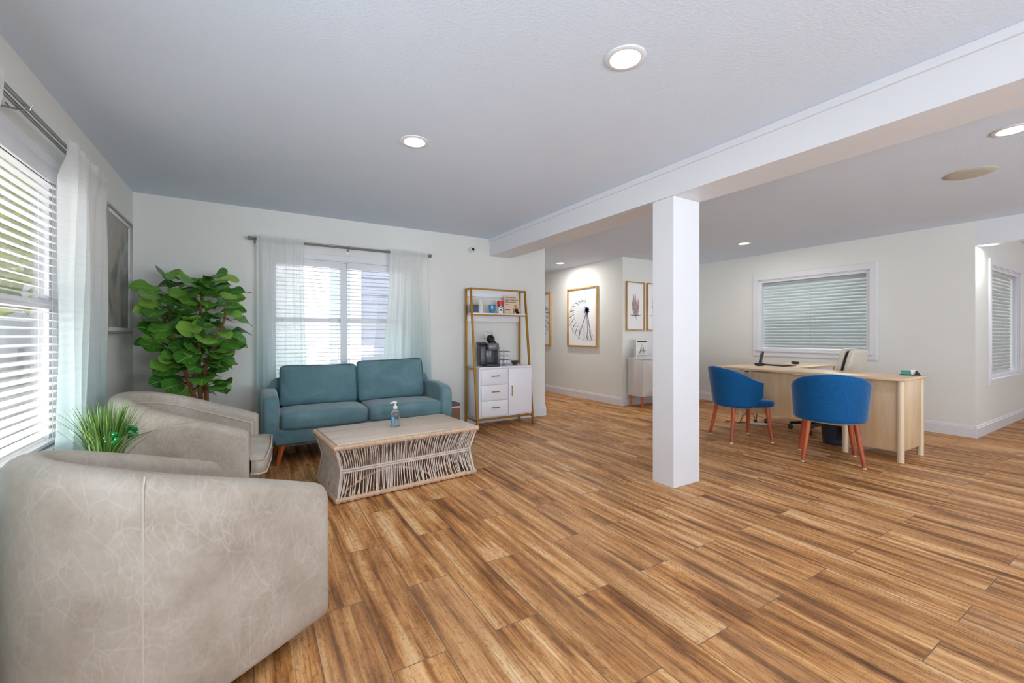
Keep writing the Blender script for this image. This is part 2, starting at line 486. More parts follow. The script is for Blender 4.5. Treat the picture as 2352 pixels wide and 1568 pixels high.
# ------------------------------------------------------------------ mesh builder
class MB:
    def __init__(self):
        self.v, self.f, self.uv = [], [], {}
    def add(self, verts, faces):
        o = len(self.v)
        self.v.extend([tuple(p) for p in verts])
        self.f.extend([tuple(i + o for i in f) for f in faces])
        return o
    def box(self, x0, x1, y0, y1, z0, z1, bev=0.0, seg=2, mtx=None):
        bm = bmesh.new()
        bmesh.ops.create_cube(bm, size=1.0)
        sx, sy, sz = x1 - x0, y1 - y0, z1 - z0
        for p in bm.verts:
            p.co = Vector((p.co.x * sx, p.co.y * sy, p.co.z * sz))
        if bev > 0:
            bev = min(bev, 0.49 * min(abs(sx), abs(sy), abs(sz)))
            bmesh.ops.bevel(bm, geom=bm.edges[:] , offset=bev, segments=seg, profile=0.5, affect='EDGES')
        c = Vector(((x0 + x1) / 2, (y0 + y1) / 2, (z0 + z1) / 2))
        bm.verts.index_update()
        vs = [p.co + c for p in bm.verts]
        if mtx is not None:
            vs = [mtx @ p for p in vs]
        self.add(vs, [[q.index for q in f.verts] for f in bm.faces])
        bm.free()
        return self
    def tube(self, pts, rad, seg=8, cap=True, closed=False):
        pts = [Vector(p) for p in pts]
        n = len(pts)
        rads = rad if isinstance(rad, (list, tuple)) else [rad] * n
        tang = []
        for i in range(n):
            if closed:
                tv = pts[(i + 1) % n] - pts[i - 1]
            else:
                tv = pts[min(i + 1, n - 1)] - pts[max(i - 1, 0)]
            tang.append(tv.normalized() if tv.length > 1e-9 else Vector((0, 0, 1)))
        ref = Vector((0, 0, 1)) if abs(tang[0].z) < 0.9 else Vector((1, 0, 0))
        nrm = (ref - tang[0] * ref.dot(tang[0])).normalized()
        vs, fs = [], []
        for i in range(n):
            nrm = (nrm - tang[i] * nrm.dot(tang[i]))
            nrm = nrm.normalized() if nrm.length > 1e-9 else Vector((1, 0, 0))
            bn = tang[i].cross(nrm)
            for k in range(seg):
                a = 2 * PI * k / seg
                vs.append(pts[i] + (nrm * math.cos(a) + bn * math.sin(a)) * rads[i])
        m = n if closed else n - 1
        for i in range(m):
            j = (i + 1) % n
            for k in range(seg):
                k2 = (k + 1) % seg
                fs.append((i * seg + k, i * seg + k2, j * seg + k2, j * seg + k))
        if cap and not closed:
            fs.append(tuple(reversed(range(seg))))
            fs.append(tuple((n - 1) * seg + k for k in range(seg)))
        self.add(vs, fs)
        return self
    def lathe(self, prof, seg=24, c=(0, 0, 0), mtx=None, cap=True):
        vs, fs = [], []
        n = len(prof)
        for r, z in prof:
            for k in range(seg):
                a = 2 * PI * k / seg
                vs.append(Vector((r * math.cos(a), r * math.sin(a), z)))
        for i in range(n - 1):
            for k in range(seg):
                k2 = (k + 1) % seg
                fs.append((i * seg + k, i * seg + k2, (i + 1) * seg + k2, (i + 1) * seg + k))
        if cap:
            fs.append(tuple(reversed(range(seg))))
            fs.append(tuple((n - 1) * seg + k for k in range(seg)))
        if mtx is not None:
            vs = [mtx @ p for p in vs]
        vs = [p + Vector(c) for p in vs]
        self.add(vs, fs)
        return self
    def superbox(self, c, s, n=7.0, div=10, fn=None, mtx=None):
        """rounded cushion block: centre c, half sizes s; fn deforms the unit point"""
        bm = bmesh.new()
        bmesh.ops.create_cube(bm, size=2.0)
        bmesh.ops.subdivide_edges(bm, edges=bm.edges[:], cuts=div, use_grid_fill=True)
        bm.verts.index_update()
        vs = []
        for p in bm.verts:
            q = p.co
            # spread the grid so that the rounding has enough points
            q = Vector([math.sin(x * PI / 2) * 0.55 + x * 0.45 for x in q])
            L = (abs(q.x) ** n + abs(q.y) ** n + abs(q.z) ** n) ** (1 / n)
            q = q / L
            if fn:
                q = fn(q)
            w = Vector((q.x * s[0], q.y * s[1], q.z * s[2]))
            w = w + Vector(c)
            if mtx is not None:
                w = mtx @ w
            vs.append(w)
        self.add(vs, [[q.index for q in f.verts] for f in bm.faces])
        bm.free()
        return self
    def grid(self, fn, nu, nv, closed_u=False, uv=False):
        o = len(self.v)
        for j in range(nv + 1):
            for i in range(nu + (0 if closed_u else 1)):
                self.v.append(tuple(fn(i / nu, j / nv)))
        w = nu if closed_u else nu + 1
        for j in range(nv):
            for i in range(nu):
                i2 = (i + 1) % w if closed_u else i + 1
                self.f.append((o + j * w + i, o + j * w + i2, o + (j + 1) * w + i2, o + (j + 1) * w + i))
                if uv:
                    self.uv[len(self.f) - 1] = ((i / nu, j / nv), ((i + 1) / nu, j / nv), ((i + 1) / nu, (j + 1) / nv), (i / nu, (j + 1) / nv))
        return self
    def prism(self, poly, axis, a0, a1):
        """extrude a 2D polygon along axis ('x': poly is (y,z); 'y': (x,z); 'z': (x,y))"""
        def pt(p, a):
            return {'x': (a, p[0], p[1]), 'y': (p[0], a, p[1]), 'z': (p[0], p[1], a)}[axis]
        n = len(poly)
        vs = [pt(p, a0) for p in poly] + [pt(p, a1) for p in poly]
        fs = [tuple(range(n)), tuple(reversed(range(n, 2 * n)))]
        for i in range(n):
            j = (i + 1) % n
            fs.append((i, i + n, j + n, j))
        self.add(vs, fs)
        return self
    def build(self, name, mat, parent=None, smooth=True, angle=35, loc=None, rotz=0.0, bevel=0):
        me = bpy.data.meshes.new(name)
        me.from_pydata(self.v, [], self.f)
        if self.uv:
            uvl = me.uv_layers.new(name='UVMap')
            for pi, quad in self.uv.items():
                for li, q in zip(me.polygons[pi].loop_indices, quad):
                    uvl.data[li].uv = q
        bm = bmesh.new()
        bm.from_mesh(me)
        bmesh.ops.recalc_face_normals(bm, faces=bm.faces[:])
        bm.to_mesh(me)
        bm.free()
        if smooth:
            me.polygons.foreach_set('use_smooth', [True] * len(me.polygons))
            me.set_sharp_from_angle(angle=R(angle))
        me.update()
        o = bpy.data.objects.new(name, me)
        COL.objects.link(o)
        me.materials.append(M[mat] if isinstance(mat, str) else mat)
        if parent is not None:
            o.parent = parent
        if loc is not None:
            o.location = loc
        if rotz:
            o.rotation_euler = (0, 0, rotz)
        return o

def ribbon(mb, pts, widths, y=-0.002):
    """flat ink stroke lying in the local XZ plane at depth y"""
    n = len(pts)
    if not isinstance(widths, (list, tuple)):
        widths = [widths] * n
    vs, fs = [], []
    for i in range(n):
        a = Vector(pts[max(i - 1, 0)])
        b = Vector(pts[min(i + 1, n - 1)])
        d = (b - a)
        d = d.normalized() if d.length > 1e-9 else Vector((1, 0))
        nx, nz = -d.y, d.x
        w = widths[i] / 2
        vs.append((pts[i][0] + nx * w, y, pts[i][1] + nz * w))
        vs.append((pts[i][0] - nx * w, y, pts[i][1] - nz * w))
    for i in range(n - 1):
        fs.append((2 * i, 2 * i + 1, 2 * i + 3, 2 * i + 2))
    mb.add(vs, fs)

def tag(o, label, cat, group=None, kind=None):
    o['label'] = label
    o['category'] = cat
    if group:
        o['group'] = group
    if kind:
        o['kind'] = kind
    return o

def thing(name, label, cat, loc=(0, 0, 0), rotz=0.0, group=None):
    o = bpy.data.objects.new(name, None)
    o.empty_display_size = 0.1
    COL.objects.link(o)
    o.location = loc
    o.rotation_euler = (0, 0, rotz)
    return tag(o, label, cat, group)

def struct(o, label=None, cat=None):
    o['kind'] = 'structure'
    if label:
        o['label'] = label
        o['category'] = cat
    return o

def copy_thing(src, loc, rotz, label, group=None):
    r = src.copy()
    COL.objects.link(r)
    r.location = loc
    r.rotation_euler = (0, 0, rotz)
    r['label'] = label
    if group:
        r['group'] = group
    def rec(a, b):
        for ch in list(a.children):
            c = ch.copy()
            COL.objects.link(c)
            c.parent = b
            rec(ch, c)
    rec(src, r)
    return r

def sstep(a, b, x):
    t = max(0.0, min(1.0, (x - a) / (b - a)))
    return t * t * (3 - 2 * t)

# ------------------------------------------------------------------ room shell
XL, YB, XR, YC, ZC = -0.92, 5.03, 6.95, 1.40, 2.44
XE, XHL, XHR, YF, XFAR = 3.605, 3.605, 5.17, -4.0, 12.0

def wall(name, axis, fixed, thick, a0, a1, openings, label, z1=ZC):
    """axis 'x': wall runs along X at Y=fixed..fixed+thick; 'y': runs along Y at X=fixed.."""
    mb = MB()
    def piece(p0, p1, z0, zz):
        if p1 - p0 < 1e-4 or zz - z0 < 1e-4:
            return
        lo, hi = min(fixed, fixed + thick), max(fixed, fixed + thick)
        if axis == 'x':
            mb.box(p0, p1, lo, hi, z0, zz)
        else:
            mb.box(lo, hi, p0, p1, z0, zz)
    cur = a0
    for (o0, o1, z0, zt) in sorted(openings):
        piece(cur, o0, 0, z1)
        piece(o0, o1, 0, z0)
        piece(o0, o1, zt, z1)
        cur = o1
    piece(cur, a1, 0, z1)
    return struct(mb.build(name, 'wall', smooth=False), label, 'wall')

def slab(z0, z1):
    x0, x1, x2, y0, y1, y2 = XL - 0.09, 3.485, XFAR + 0.12, YF - 0.12, YB + 0.16, 9.12
    poly = [(x0, y0), (x2, y0), (x2, y2), (x1, y2), (x1, y1), (x0, y1)]
    return MB().prism(poly, 'z', z0, z1)
o = slab(-0.12, 0.0).build('floor', 'floor', smooth=False)
struct(o, 'brown wood-look plank tile floor of the whole lobby', 'floor')
o = slab(ZC, ZC + 0.2).build('ceiling', 'ceiling', smooth=False)
struct(o, 'pale textured ceiling above the lobby', 'ceiling')

W1 = (1.90, 3.32, 0.56, 2.03)      # left wall window (Y range, z range)
W2 = (0.16, 1.58, 0.62, 1.97)      # back wall window (X range)
W3 = (2.36, 3.81, 0.91, 2.03)      # interior window in right wall (Y range)
W4 = (7.55, 9.05, 0.63, 2.00)      # interior side window (X range)
wall('wall_left', 'y', XL, -0.09, YF, YB + 0.16, [W1, (-2.2, 0.7, 0.6, 2.05)], 'warm white wall with the curtained window at the left of the lobby')
wall('wall_back', 'x', YB, 0.16, XL, XE, [W2], 'warm white back wall behind the teal sofa')
wall('wall_passage', 'y', XHL, -0.12, YB + 0.16, 9.0, [], 'unseen left side wall of the passage behind the back wall')
wall('wall_passage_art', 'y', XHR, 0.12, YB, 9.0, [], 'passage wall hung with the two seashell prints')
wall('wall_passage_end', 'x', 9.0, 0.12, XHL - 0.12, XHR + 0.12, [], 'end wall closing the passage')
wall('wall_console', 'x', YB, 0.16, XHR + 0.12, XR + 0.12, [], 'wall with the feather prints above the white console')
wall('wall_right', 'y', XR, 0.12, YC, YB, [W3], 'white wall behind the reception desk with the blind-covered window')
wall('wall_alcove', 'x', YC, 0.12, XR + 0.12, XFAR, [W4], 'wall with the narrow interior window at the far right')
wall('wall_front', 'x', YF, -0.12, XL - 0.16, XFAR, [(1.0, 5.6, 0.3, 2.2)], 'front wall of the lobby with an unglazed opening added for light')  # out of view; opening put in and sized to let world light enter
wall('wall_far', 'y', XFAR, 0.12, YF, 5.2, [(-2.6, 0.2, 0.6, 2.1)], 'far side wall with an unglazed opening added for light')  # out of view; bare opening put in to admit world light
o = MB().box(XR, XR + 0.14, YF, YC, 2.17, ZC).build('wall_header', 'trim', smooth=False)
struct(o, 'white boxed header above the opening at the far right', 'wall')
# office room behind the interior windows
wall('wall_office_back', 'x', 5.19, 0.1, XR + 0.12, XFAR, [], 'back wall of the office behind the interior windows')
wall('wall_office_side', 'y', 10.4, 0.1, YC + 0.12, 5.19, [(1.55, 2.75, 0.5, 1.95)], 'office wall with a daylight window')

# beam and column
mb = MB()
mb.box(2.70, 3.03, YF, YB, 2.212, ZC - 0.001)
mb.box(2.682, 2.70, YF, YB, 2.395, ZC - 0.001)
struct(mb.build('beam', 'trim', smooth=False), 'white boxed ceiling beam running from the back wall overhead', 'beam')
mb = MB()
mb.box(2.715, 3.025, 2.12, 2.32, 0, 2.212, 0.004)
struct(mb.build('column', 'trim', smooth=False), 'white square column standing under the ceiling beam', 'column')

# baseboards
BP = [(0, 0), (0.016, 0), (0.016, 0.105), (0.011, 0.112), (0.011, 0.122), (0.006, 0.132), (0.004, 0.138), (0, 0.138)]
def baseboard(name, axis, fixed, sgn, a0, a1, label):
    poly = [(fixed + sgn * p[0], p[1]) for p in BP]
    o = MB().prism(poly, axis, a0, a1).build(name, 'trim', smooth=False)
    struct(o, label, 'baseboard')
baseboard('baseboard_left', 'y', XL, 1, YF, YB, 'white baseboard under the left window wall')
baseboard('baseboard_back', 'x', YB, -1, XL, XE + 0.016, 'white baseboard along the back wall behind sofa and shelf')
baseboard('baseboard_back_return', 'y', XE, 1, YB, 9.0, 'white baseboard round the end of the back wall')
baseboard('baseboard_passage', 'y', XHR, -1, YB, 9.0, 'white baseboard under the seashell prints')
baseboard('baseboard_console', 'x', YB, -1, XHR - 0.016, XR, 'white baseboard behind the white console')
baseboard('baseboard_right', 'y', XR, -1, YC, YB, 'white baseboard on the wall behind the reception desk')
baseboard('baseboard_alcove', 'x', YC, -1, XR - 0.016, XFAR, 'white baseboard under the narrow interior window')

# ------------------------------------------------------------------ windows (local: x along wall, -y towards the room, z up)
def window(n, loc, rotz, w, z0, z1, thick, casing, glass, label, mullion=None, rail=None, interior=False):
    hw = w / 2
    mb = MB()
    c = casing
    mb.box(-hw - c, hw + c, -0.018, 0, z1, z1 + c, 0.003)
    mb.box(-hw - c, hw + c, -0.018, 0, z0 - c, z0, 0.003)
    mb.box(-hw - c, -hw, -0.018, 0, z0, z1, 0.003)
    mb.box(hw, hw + c, -0.018, 0, z0, z1, 0.003)
    # jamb lining
    mb.box(-hw, -hw + 0.012, 0, thick, z0, z1)
    mb.box(hw - 0.012, hw, 0, thick, z0, z1)
    mb.box(-hw, hw, 0, thick, z1 - 0.012, z1)
    root = mb.build('window_%d' % n, 'trim', loc=loc, rotz=rotz, smooth=False)
    struct(root, label, 'window')
    MB().box(-hw - 0.03, hw + 0.03, -0.035, thick, z0 - 0.012, z0 + 0.012, 0.004).build('sill', 'trim', root)
    gy = 0.03 if interior else thick - 0.045
    MB().box(-hw + 0.01, hw - 0.01, gy, gy + 0.005, z0 + 0.01, z1 - 0.01).build('pane', glass, root, smooth=False)
    fr = MB()
    fw = 0.035
    for y0 in ([gy - 0.015] if interior else [gy - 0.02]):
        fr.box(-hw + 0.0125, hw - 0.0125, y0, y0 + 0.045, z0 + 0.0125, z0 + 0.01 + fw)
        fr.box(-hw + 0.0125, hw - 0.0125, y0, y0 + 0.045, z1 - 0.01 - fw, z1 - 0.0125)
        fr.box(-hw + 0.0125, -hw + 0.01 + fw, y0, y0 + 0.045, z0 + 0.01 + fw, z1 - 0.01 - fw)
        fr.box(hw - 0.01 - fw, hw - 0.0125, y0, y0 + 0.045, z0 + 0.01 + fw, z1 - 0.01 - fw)
        if rail:
            fr.box(-hw + 0.01, hw - 0.01, y0 - 0.01, y0 + 0.055, rail - 0.022, rail + 0.022)
    if interior:
        pass
    fr.build('frame', 'trim', root, smooth=False)
    if mullion is not None:
        MB().box(mullion - 0.035, mullion + 0.035, 0.03, thick, z0, z1).build('mullion', 'trim', root, smooth=False)
    return root

window(1, (XL, (W1[0] + W1[1]) / 2, 0), R(90), W1[1] - W1[0], W1[2], W1[3], 0.09, 0.065, 'glass',
       'white window in the left wall seen edge-on behind open blinds', None, 1.32)
window(2, ((W2[0] + W2[1]) / 2, YB, 0), 0, W2[1] - W2[0], W2[2], W2[3], 0.16, 0.065, 'glass',
       'white double window in the back wall behind the teal sofa', 0.0, 1.32)
window(3, (XR, (W3[0] + W3[1]) / 2, 0), R(-90), W3[1] - W3[0], W3[2], W3[3], 0.12, 0.08, 'glass_in',
       'white framed interior window with closed blinds above the reception desk', None, None, True)
window(4, ((W4[0] + W4[1]) / 2, YC, 0), 0, W4[1] - W4[0], W4[2], W4[3], 0.12, 0.075, 'glass_side',
       'white framed narrow interior window at the far right of the lobby', None, None, True)
window(5, (10.4, 2.15, 0), R(-90), 1.2, 0.5, 1.95, 0.1, 0.05, 'glass', 'daylight window of the office behind the interior window')

def blind(loc, rotz, w, z0, z1, y0, tilt, mat, label, pitch=0.042, depth=0.05, group='white venetian blinds', valance=True):
    t = thing('venetian_blind', label, 'blind', loc, rotz, group)
    hw = w / 2
    hr = MB().box(-hw, hw, y0 - 0.03, y0 + 0.03, z1 - 0.045, z1 - 0.002, 0.003)
    if valance:
        hr.box(-hw, hw, y0 - 0.045, y0 - 0.032, z1 - 0.075, z1 - 0.002, 0.004)
    hr.build('headrail', 'trim', t)
    sl = MB()
    z = z1 - 0.08
    dy, dz = depth / 2 * math.cos(tilt), depth / 2 * math.sin(tilt)
    while z > z0 + 0.04:
        th = 0.0014
        vs = []
        for x in (-hw + 0.004, hw - 0.004):
            for s, crown in ((-1, 0), (0, 0.003), (1, 0)):
                for e in (th, -th):
                    vs.append((x, y0 + s * dy, z + s * dz + crown + e))
        # indices: per end 6 verts: (s,e)
        fs = []
        for s in range(2):
            a = s * 2
            fs.append((a, a + 2, a + 8, a + 6))
            fs.append((a + 1, a + 7, a + 9, a + 3))
        fs += [(0, 6, 7, 1), (4, 5, 11, 10), (0, 1, 3, 2), (2, 3, 5, 4), (6, 8, 9, 7), (8, 10, 11, 9)]
        sl.add(vs, fs)
        z -= pitch
    sl.build('slats', mat, t, smooth=False)
    MB().box(-hw + 0.004, hw - 0.004, y0 - 0.024, y0 + 0.024, z0 + 0.012, z0 + 0.03, 0.003).build('bottom_rail', 'trim', t)
    k = 3 if w > 0.9 else 2
    for i in range(k):
        x = -hw + 0.12 + (w - 0.24) * i / (k - 1)
        for yy in (y0 - depth / 2 - 0.001, y0 + depth / 2 + 0.001):
            MB().tube([(x, yy, z0 + 0.03), (x, yy, z1 - 0.04)], 0.0012, 5).build('ladder_cord', 'trim', t)
    return t

blind((XL, (W1[0] + W1[1]) / 2, 0), R(90), W1[1] - W1[0] - 0.03, W1[2] + 0.012, W1[3], 0.012, R(9), 'slat',
      'white venetian blind with open slats in the left wall window')
wx = (W2[0] + W2[1]) / 2
bw = (W2[1] - W2[0]) / 2 - 0.045
blind((wx - 0.03 - bw / 2, YB, 0), 0, bw, W2[2] + 0.012, W2[3], 0.04, R(3), 'slat',
      'white venetian blind in the left half of the back window, beside the bright siding')
blind((wx + 0.03 + bw / 2, YB, 0), 0, bw, W2[2] + 0.012, W2[3], 0.04, R(2), 'slat',
      'white venetian blind in the right half of the back window, above the right sofa cushion')
blind((XR, (W3[0] + W3[1]) / 2, 0), R(-90), W3[1] - W3[0] - 0.03, W3[2] + 0.005, W3[3], 0.085, R(60), 'slat_in',
      'grey-white venetian blind nearly closed behind the reception window glass', 0.046, 0.05)
blind((8.42, YC, 0), 0, 1.20, W4[2] + 0.005, W4[3], 0.085, R(64), 'slat_in',
      'grey-white venetian blind behind the narrow far right window glass', 0.046, 0.05)

# ------------------------------------------------------------------ curtains and rods
def curtain_rod(loc, rotz, half, z, label, y=-0.085):
    t = thing('curtain_rod', label, 'curtain rod', loc, rotz)
    for dy, dz in ((-0.011, 0.005), (0.011, -0.004)):
        MB().tube([(-half, y + dy, z + dz), (half, y + dy, z + dz)], 0.0085, 10).build('rod', 'steel', t)
    for s in (-1, 1):
        f = MB()
        for dy, dz in ((-0.011, 0.005), (0.011, -0.004)):
            f.tube([(s * half, y + dy, z + dz), (s * (half + 0.03), y + dy, z + dz)], 0.0125, 12)
        f.build('finial', 'steel', t)
    for x in (-half + 0.03, 0.0, half - 0.03):
        b = MB()
        b.box(x - 0.008, x + 0.008, -0.006, 0.0, z - 0.055, z - 0.005, 0.002)
        b.tube([(x, -0.004, z - 0.012), (x, y + 0.02, z - 0.016), (x, y - 0.005, z - 0.018)], 0.004, 8)
        b.tube([(x, y + 0.045, z + 0.002), (x, y + 0.032, z - 0.017), (x, y, z - 0.018), (x, y - 0.025, z - 0.012), (x, y - 0.032, z + 0.01)], 0.0035, 8)
        b.build('bracket', 'steel', t)
    return t

curtain_rod((XL, 2.61, 0), R(90), 1.09, 2.125, 'brushed nickel double curtain rod above the left wall window')
curtain_rod((0.905, YB, 0), 0, 0.92, 2.118, 'brushed nickel double curtain rod above the back window')

def curtain(loc, rotz, xt0, xt1, xb0, xb1, z0, z1, folds, label, y=-0.104, amp=0.024, seed=1, group='sheer ombre curtain panels'):
    rnd = random.Random(seed)
    ph = [rnd.uniform(0, 2 * PI) for _ in range(4)]
    def fn(u, v):
        k = v                                   # 0 bottom, 1 top
        a0 = xb0 + (xt0 - xb0) * sstep(0, 1, k)
        a1 = xb1 + (xt1 - xb1) * sstep(0, 1, k)
        warp = u + 0.02 * math.sin(2 * PI * u * 2 + ph[0]) + 0.012 * (1 - k) * math.sin(2 * PI * u * 3 + ph[1])
        x = a0 + (a1 - a0) * u
        am = amp * (0.55 + 0.45 * k) * (0.8 + 0.3 * math.sin(5 * u + ph[2]))
        am *= 0.30 + 0.70 * (1 - sstep(0.90, 0.97, k))
        yy = y - 0.018 * sstep(0.90, 0.97, k) + am * math.sin(2 * PI * folds * warp + 0.5 * (1 - k) * math.sin(3 * u + ph[3])) + 0.006 * math.sin(9 * k + 12 * u)
        zz = z0 + (z1 - z0) * k
        if k > 0.985:
            zz += 0.004 * math.sin(2 * PI * folds * 2 * u)
        return (x, yy, zz)
    o = MB().grid(fn, int(folds * 12), 44).build('sheer_curtain', 'curtain', loc=loc, rotz=rotz, angle=80)
    return tag(o, label, 'curtain', group)

# back window panels (local x is measured from the window group's origin)
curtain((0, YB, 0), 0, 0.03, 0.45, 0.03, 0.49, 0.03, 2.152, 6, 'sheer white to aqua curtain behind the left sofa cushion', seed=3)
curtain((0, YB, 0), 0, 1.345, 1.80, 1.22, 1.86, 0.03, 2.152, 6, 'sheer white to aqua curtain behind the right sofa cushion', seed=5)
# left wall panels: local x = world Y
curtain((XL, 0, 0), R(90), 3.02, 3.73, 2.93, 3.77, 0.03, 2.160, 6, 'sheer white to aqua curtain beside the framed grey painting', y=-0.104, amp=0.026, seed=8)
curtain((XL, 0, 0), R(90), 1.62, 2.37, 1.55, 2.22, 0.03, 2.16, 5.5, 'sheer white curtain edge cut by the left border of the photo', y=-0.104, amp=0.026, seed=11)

# ------------------------------------------------------------------ recessed ceiling lights
def can_light(loc, label, power):
    t = thing('recessed_light', label, 'ceiling light', loc, 0, 'recessed ceiling downlights')
    prof = [(0.092, 0.0), (0.092, -0.004), (0.086, -0.007), (0.070, -0.007), (0.066, -0.003), (0.064, -0.001)]
    MB().lathe(prof, 36, cap=False).build('trim_ring', 'trim', t)
    MB().lathe([(0.0, -0.0015), (0.066, -0.0015)], 36, cap=False).build('lens', 'lens', t)
    l = lamp('downlight_bulb', 'AREA', (0, 0, -0.012), (0, 0, 0), power, (1.0, 0.975, 0.94), shape='DISK', size=0.12)
    l.parent = t
    return t

can_light((0.914, 2.75, ZC), 'round recessed downlight over the rattan coffee table', 8)
can_light((1.471, 1.415, ZC), 'round recessed downlight nearest the camera, largest on the ceiling', 5)
can_light((4.051, 0.657, ZC), 'round recessed downlight cut by the right edge, past the beam', 8)
can_light((5.871, 3.424, ZC), 'round recessed downlight over the reception desk, right of the column', 12)
can_light((4.68, 6.053, ZC), 'round recessed downlight in the passage above the seashell prints', 17)
can_light((7.03, 1.30, 2.17), 'round recessed downlight under the header at the far right', 5)
# more of the same fittings behind the photographer
o = MB().lathe([(0.0, -0.012), (0.10, -0.012), (0.135, -0.008), (0.15, -0.002), (0.15, 0.0)], 40, c=(4.854, 1.009, ZC), cap=False).build('ceiling_speaker', 'speaker_cloth')
tag(o, 'round white flush speaker cover in the ceiling right of the beam', 'speaker')

# security camera
t = thing('security_camera', 'small white wall camera with a black lens beside the beam', 'camera', (2.416, YB, 2.26))
RX = Matrix.Rotation(R(90), 4, 'X')
MB().lathe([(0.036, 0.0), (0.036, 0.02), (0.030, 0.028)], 24, mtx=RX).build('mount', 'ceramic', t)
MB().lathe([(0.028, 0.02), (0.031, 0.035), (0.031, 0.075), (0.026, 0.085)], 24, mtx=RX).build('body', 'ceramic', t)
MB().lathe([(0.018, 0.083), (0.019, 0.088), (0.012, 0.092)], 20, mtx=RX).build('lens', 'black', t)

# ------------------------------------------------------------------ barrel armchairs (local: faces +x)
RA, AA, TH = 0.39, 0.36, 0.105
def arm_path(u, r):
    """u in 0..1 along the U, right front -> back -> left front; r = radius of the offset curve"""
    L1, L2 = AA, PI * RA
    tot = 2 * L1 + L2
    d = u * tot
    if d < L1:
        return Vector((AA - d, -r, 0)), Vector((0, -1, 0)), d
    if d < L1 + L2:
        a = (d - L1) / RA
        n = Vector((-math.sin(a), -math.cos(a), 0))
        return n * r, n, min(d, tot - d)
    return Vector((d - L1 - L2, r, 0)), Vector((0, 1, 0)), tot - d

def arm_top(d):
    t = min(1.0, d / (AA + PI * RA / 2))
    return 0.565 + 0.24 * math.sin(t * PI / 2)

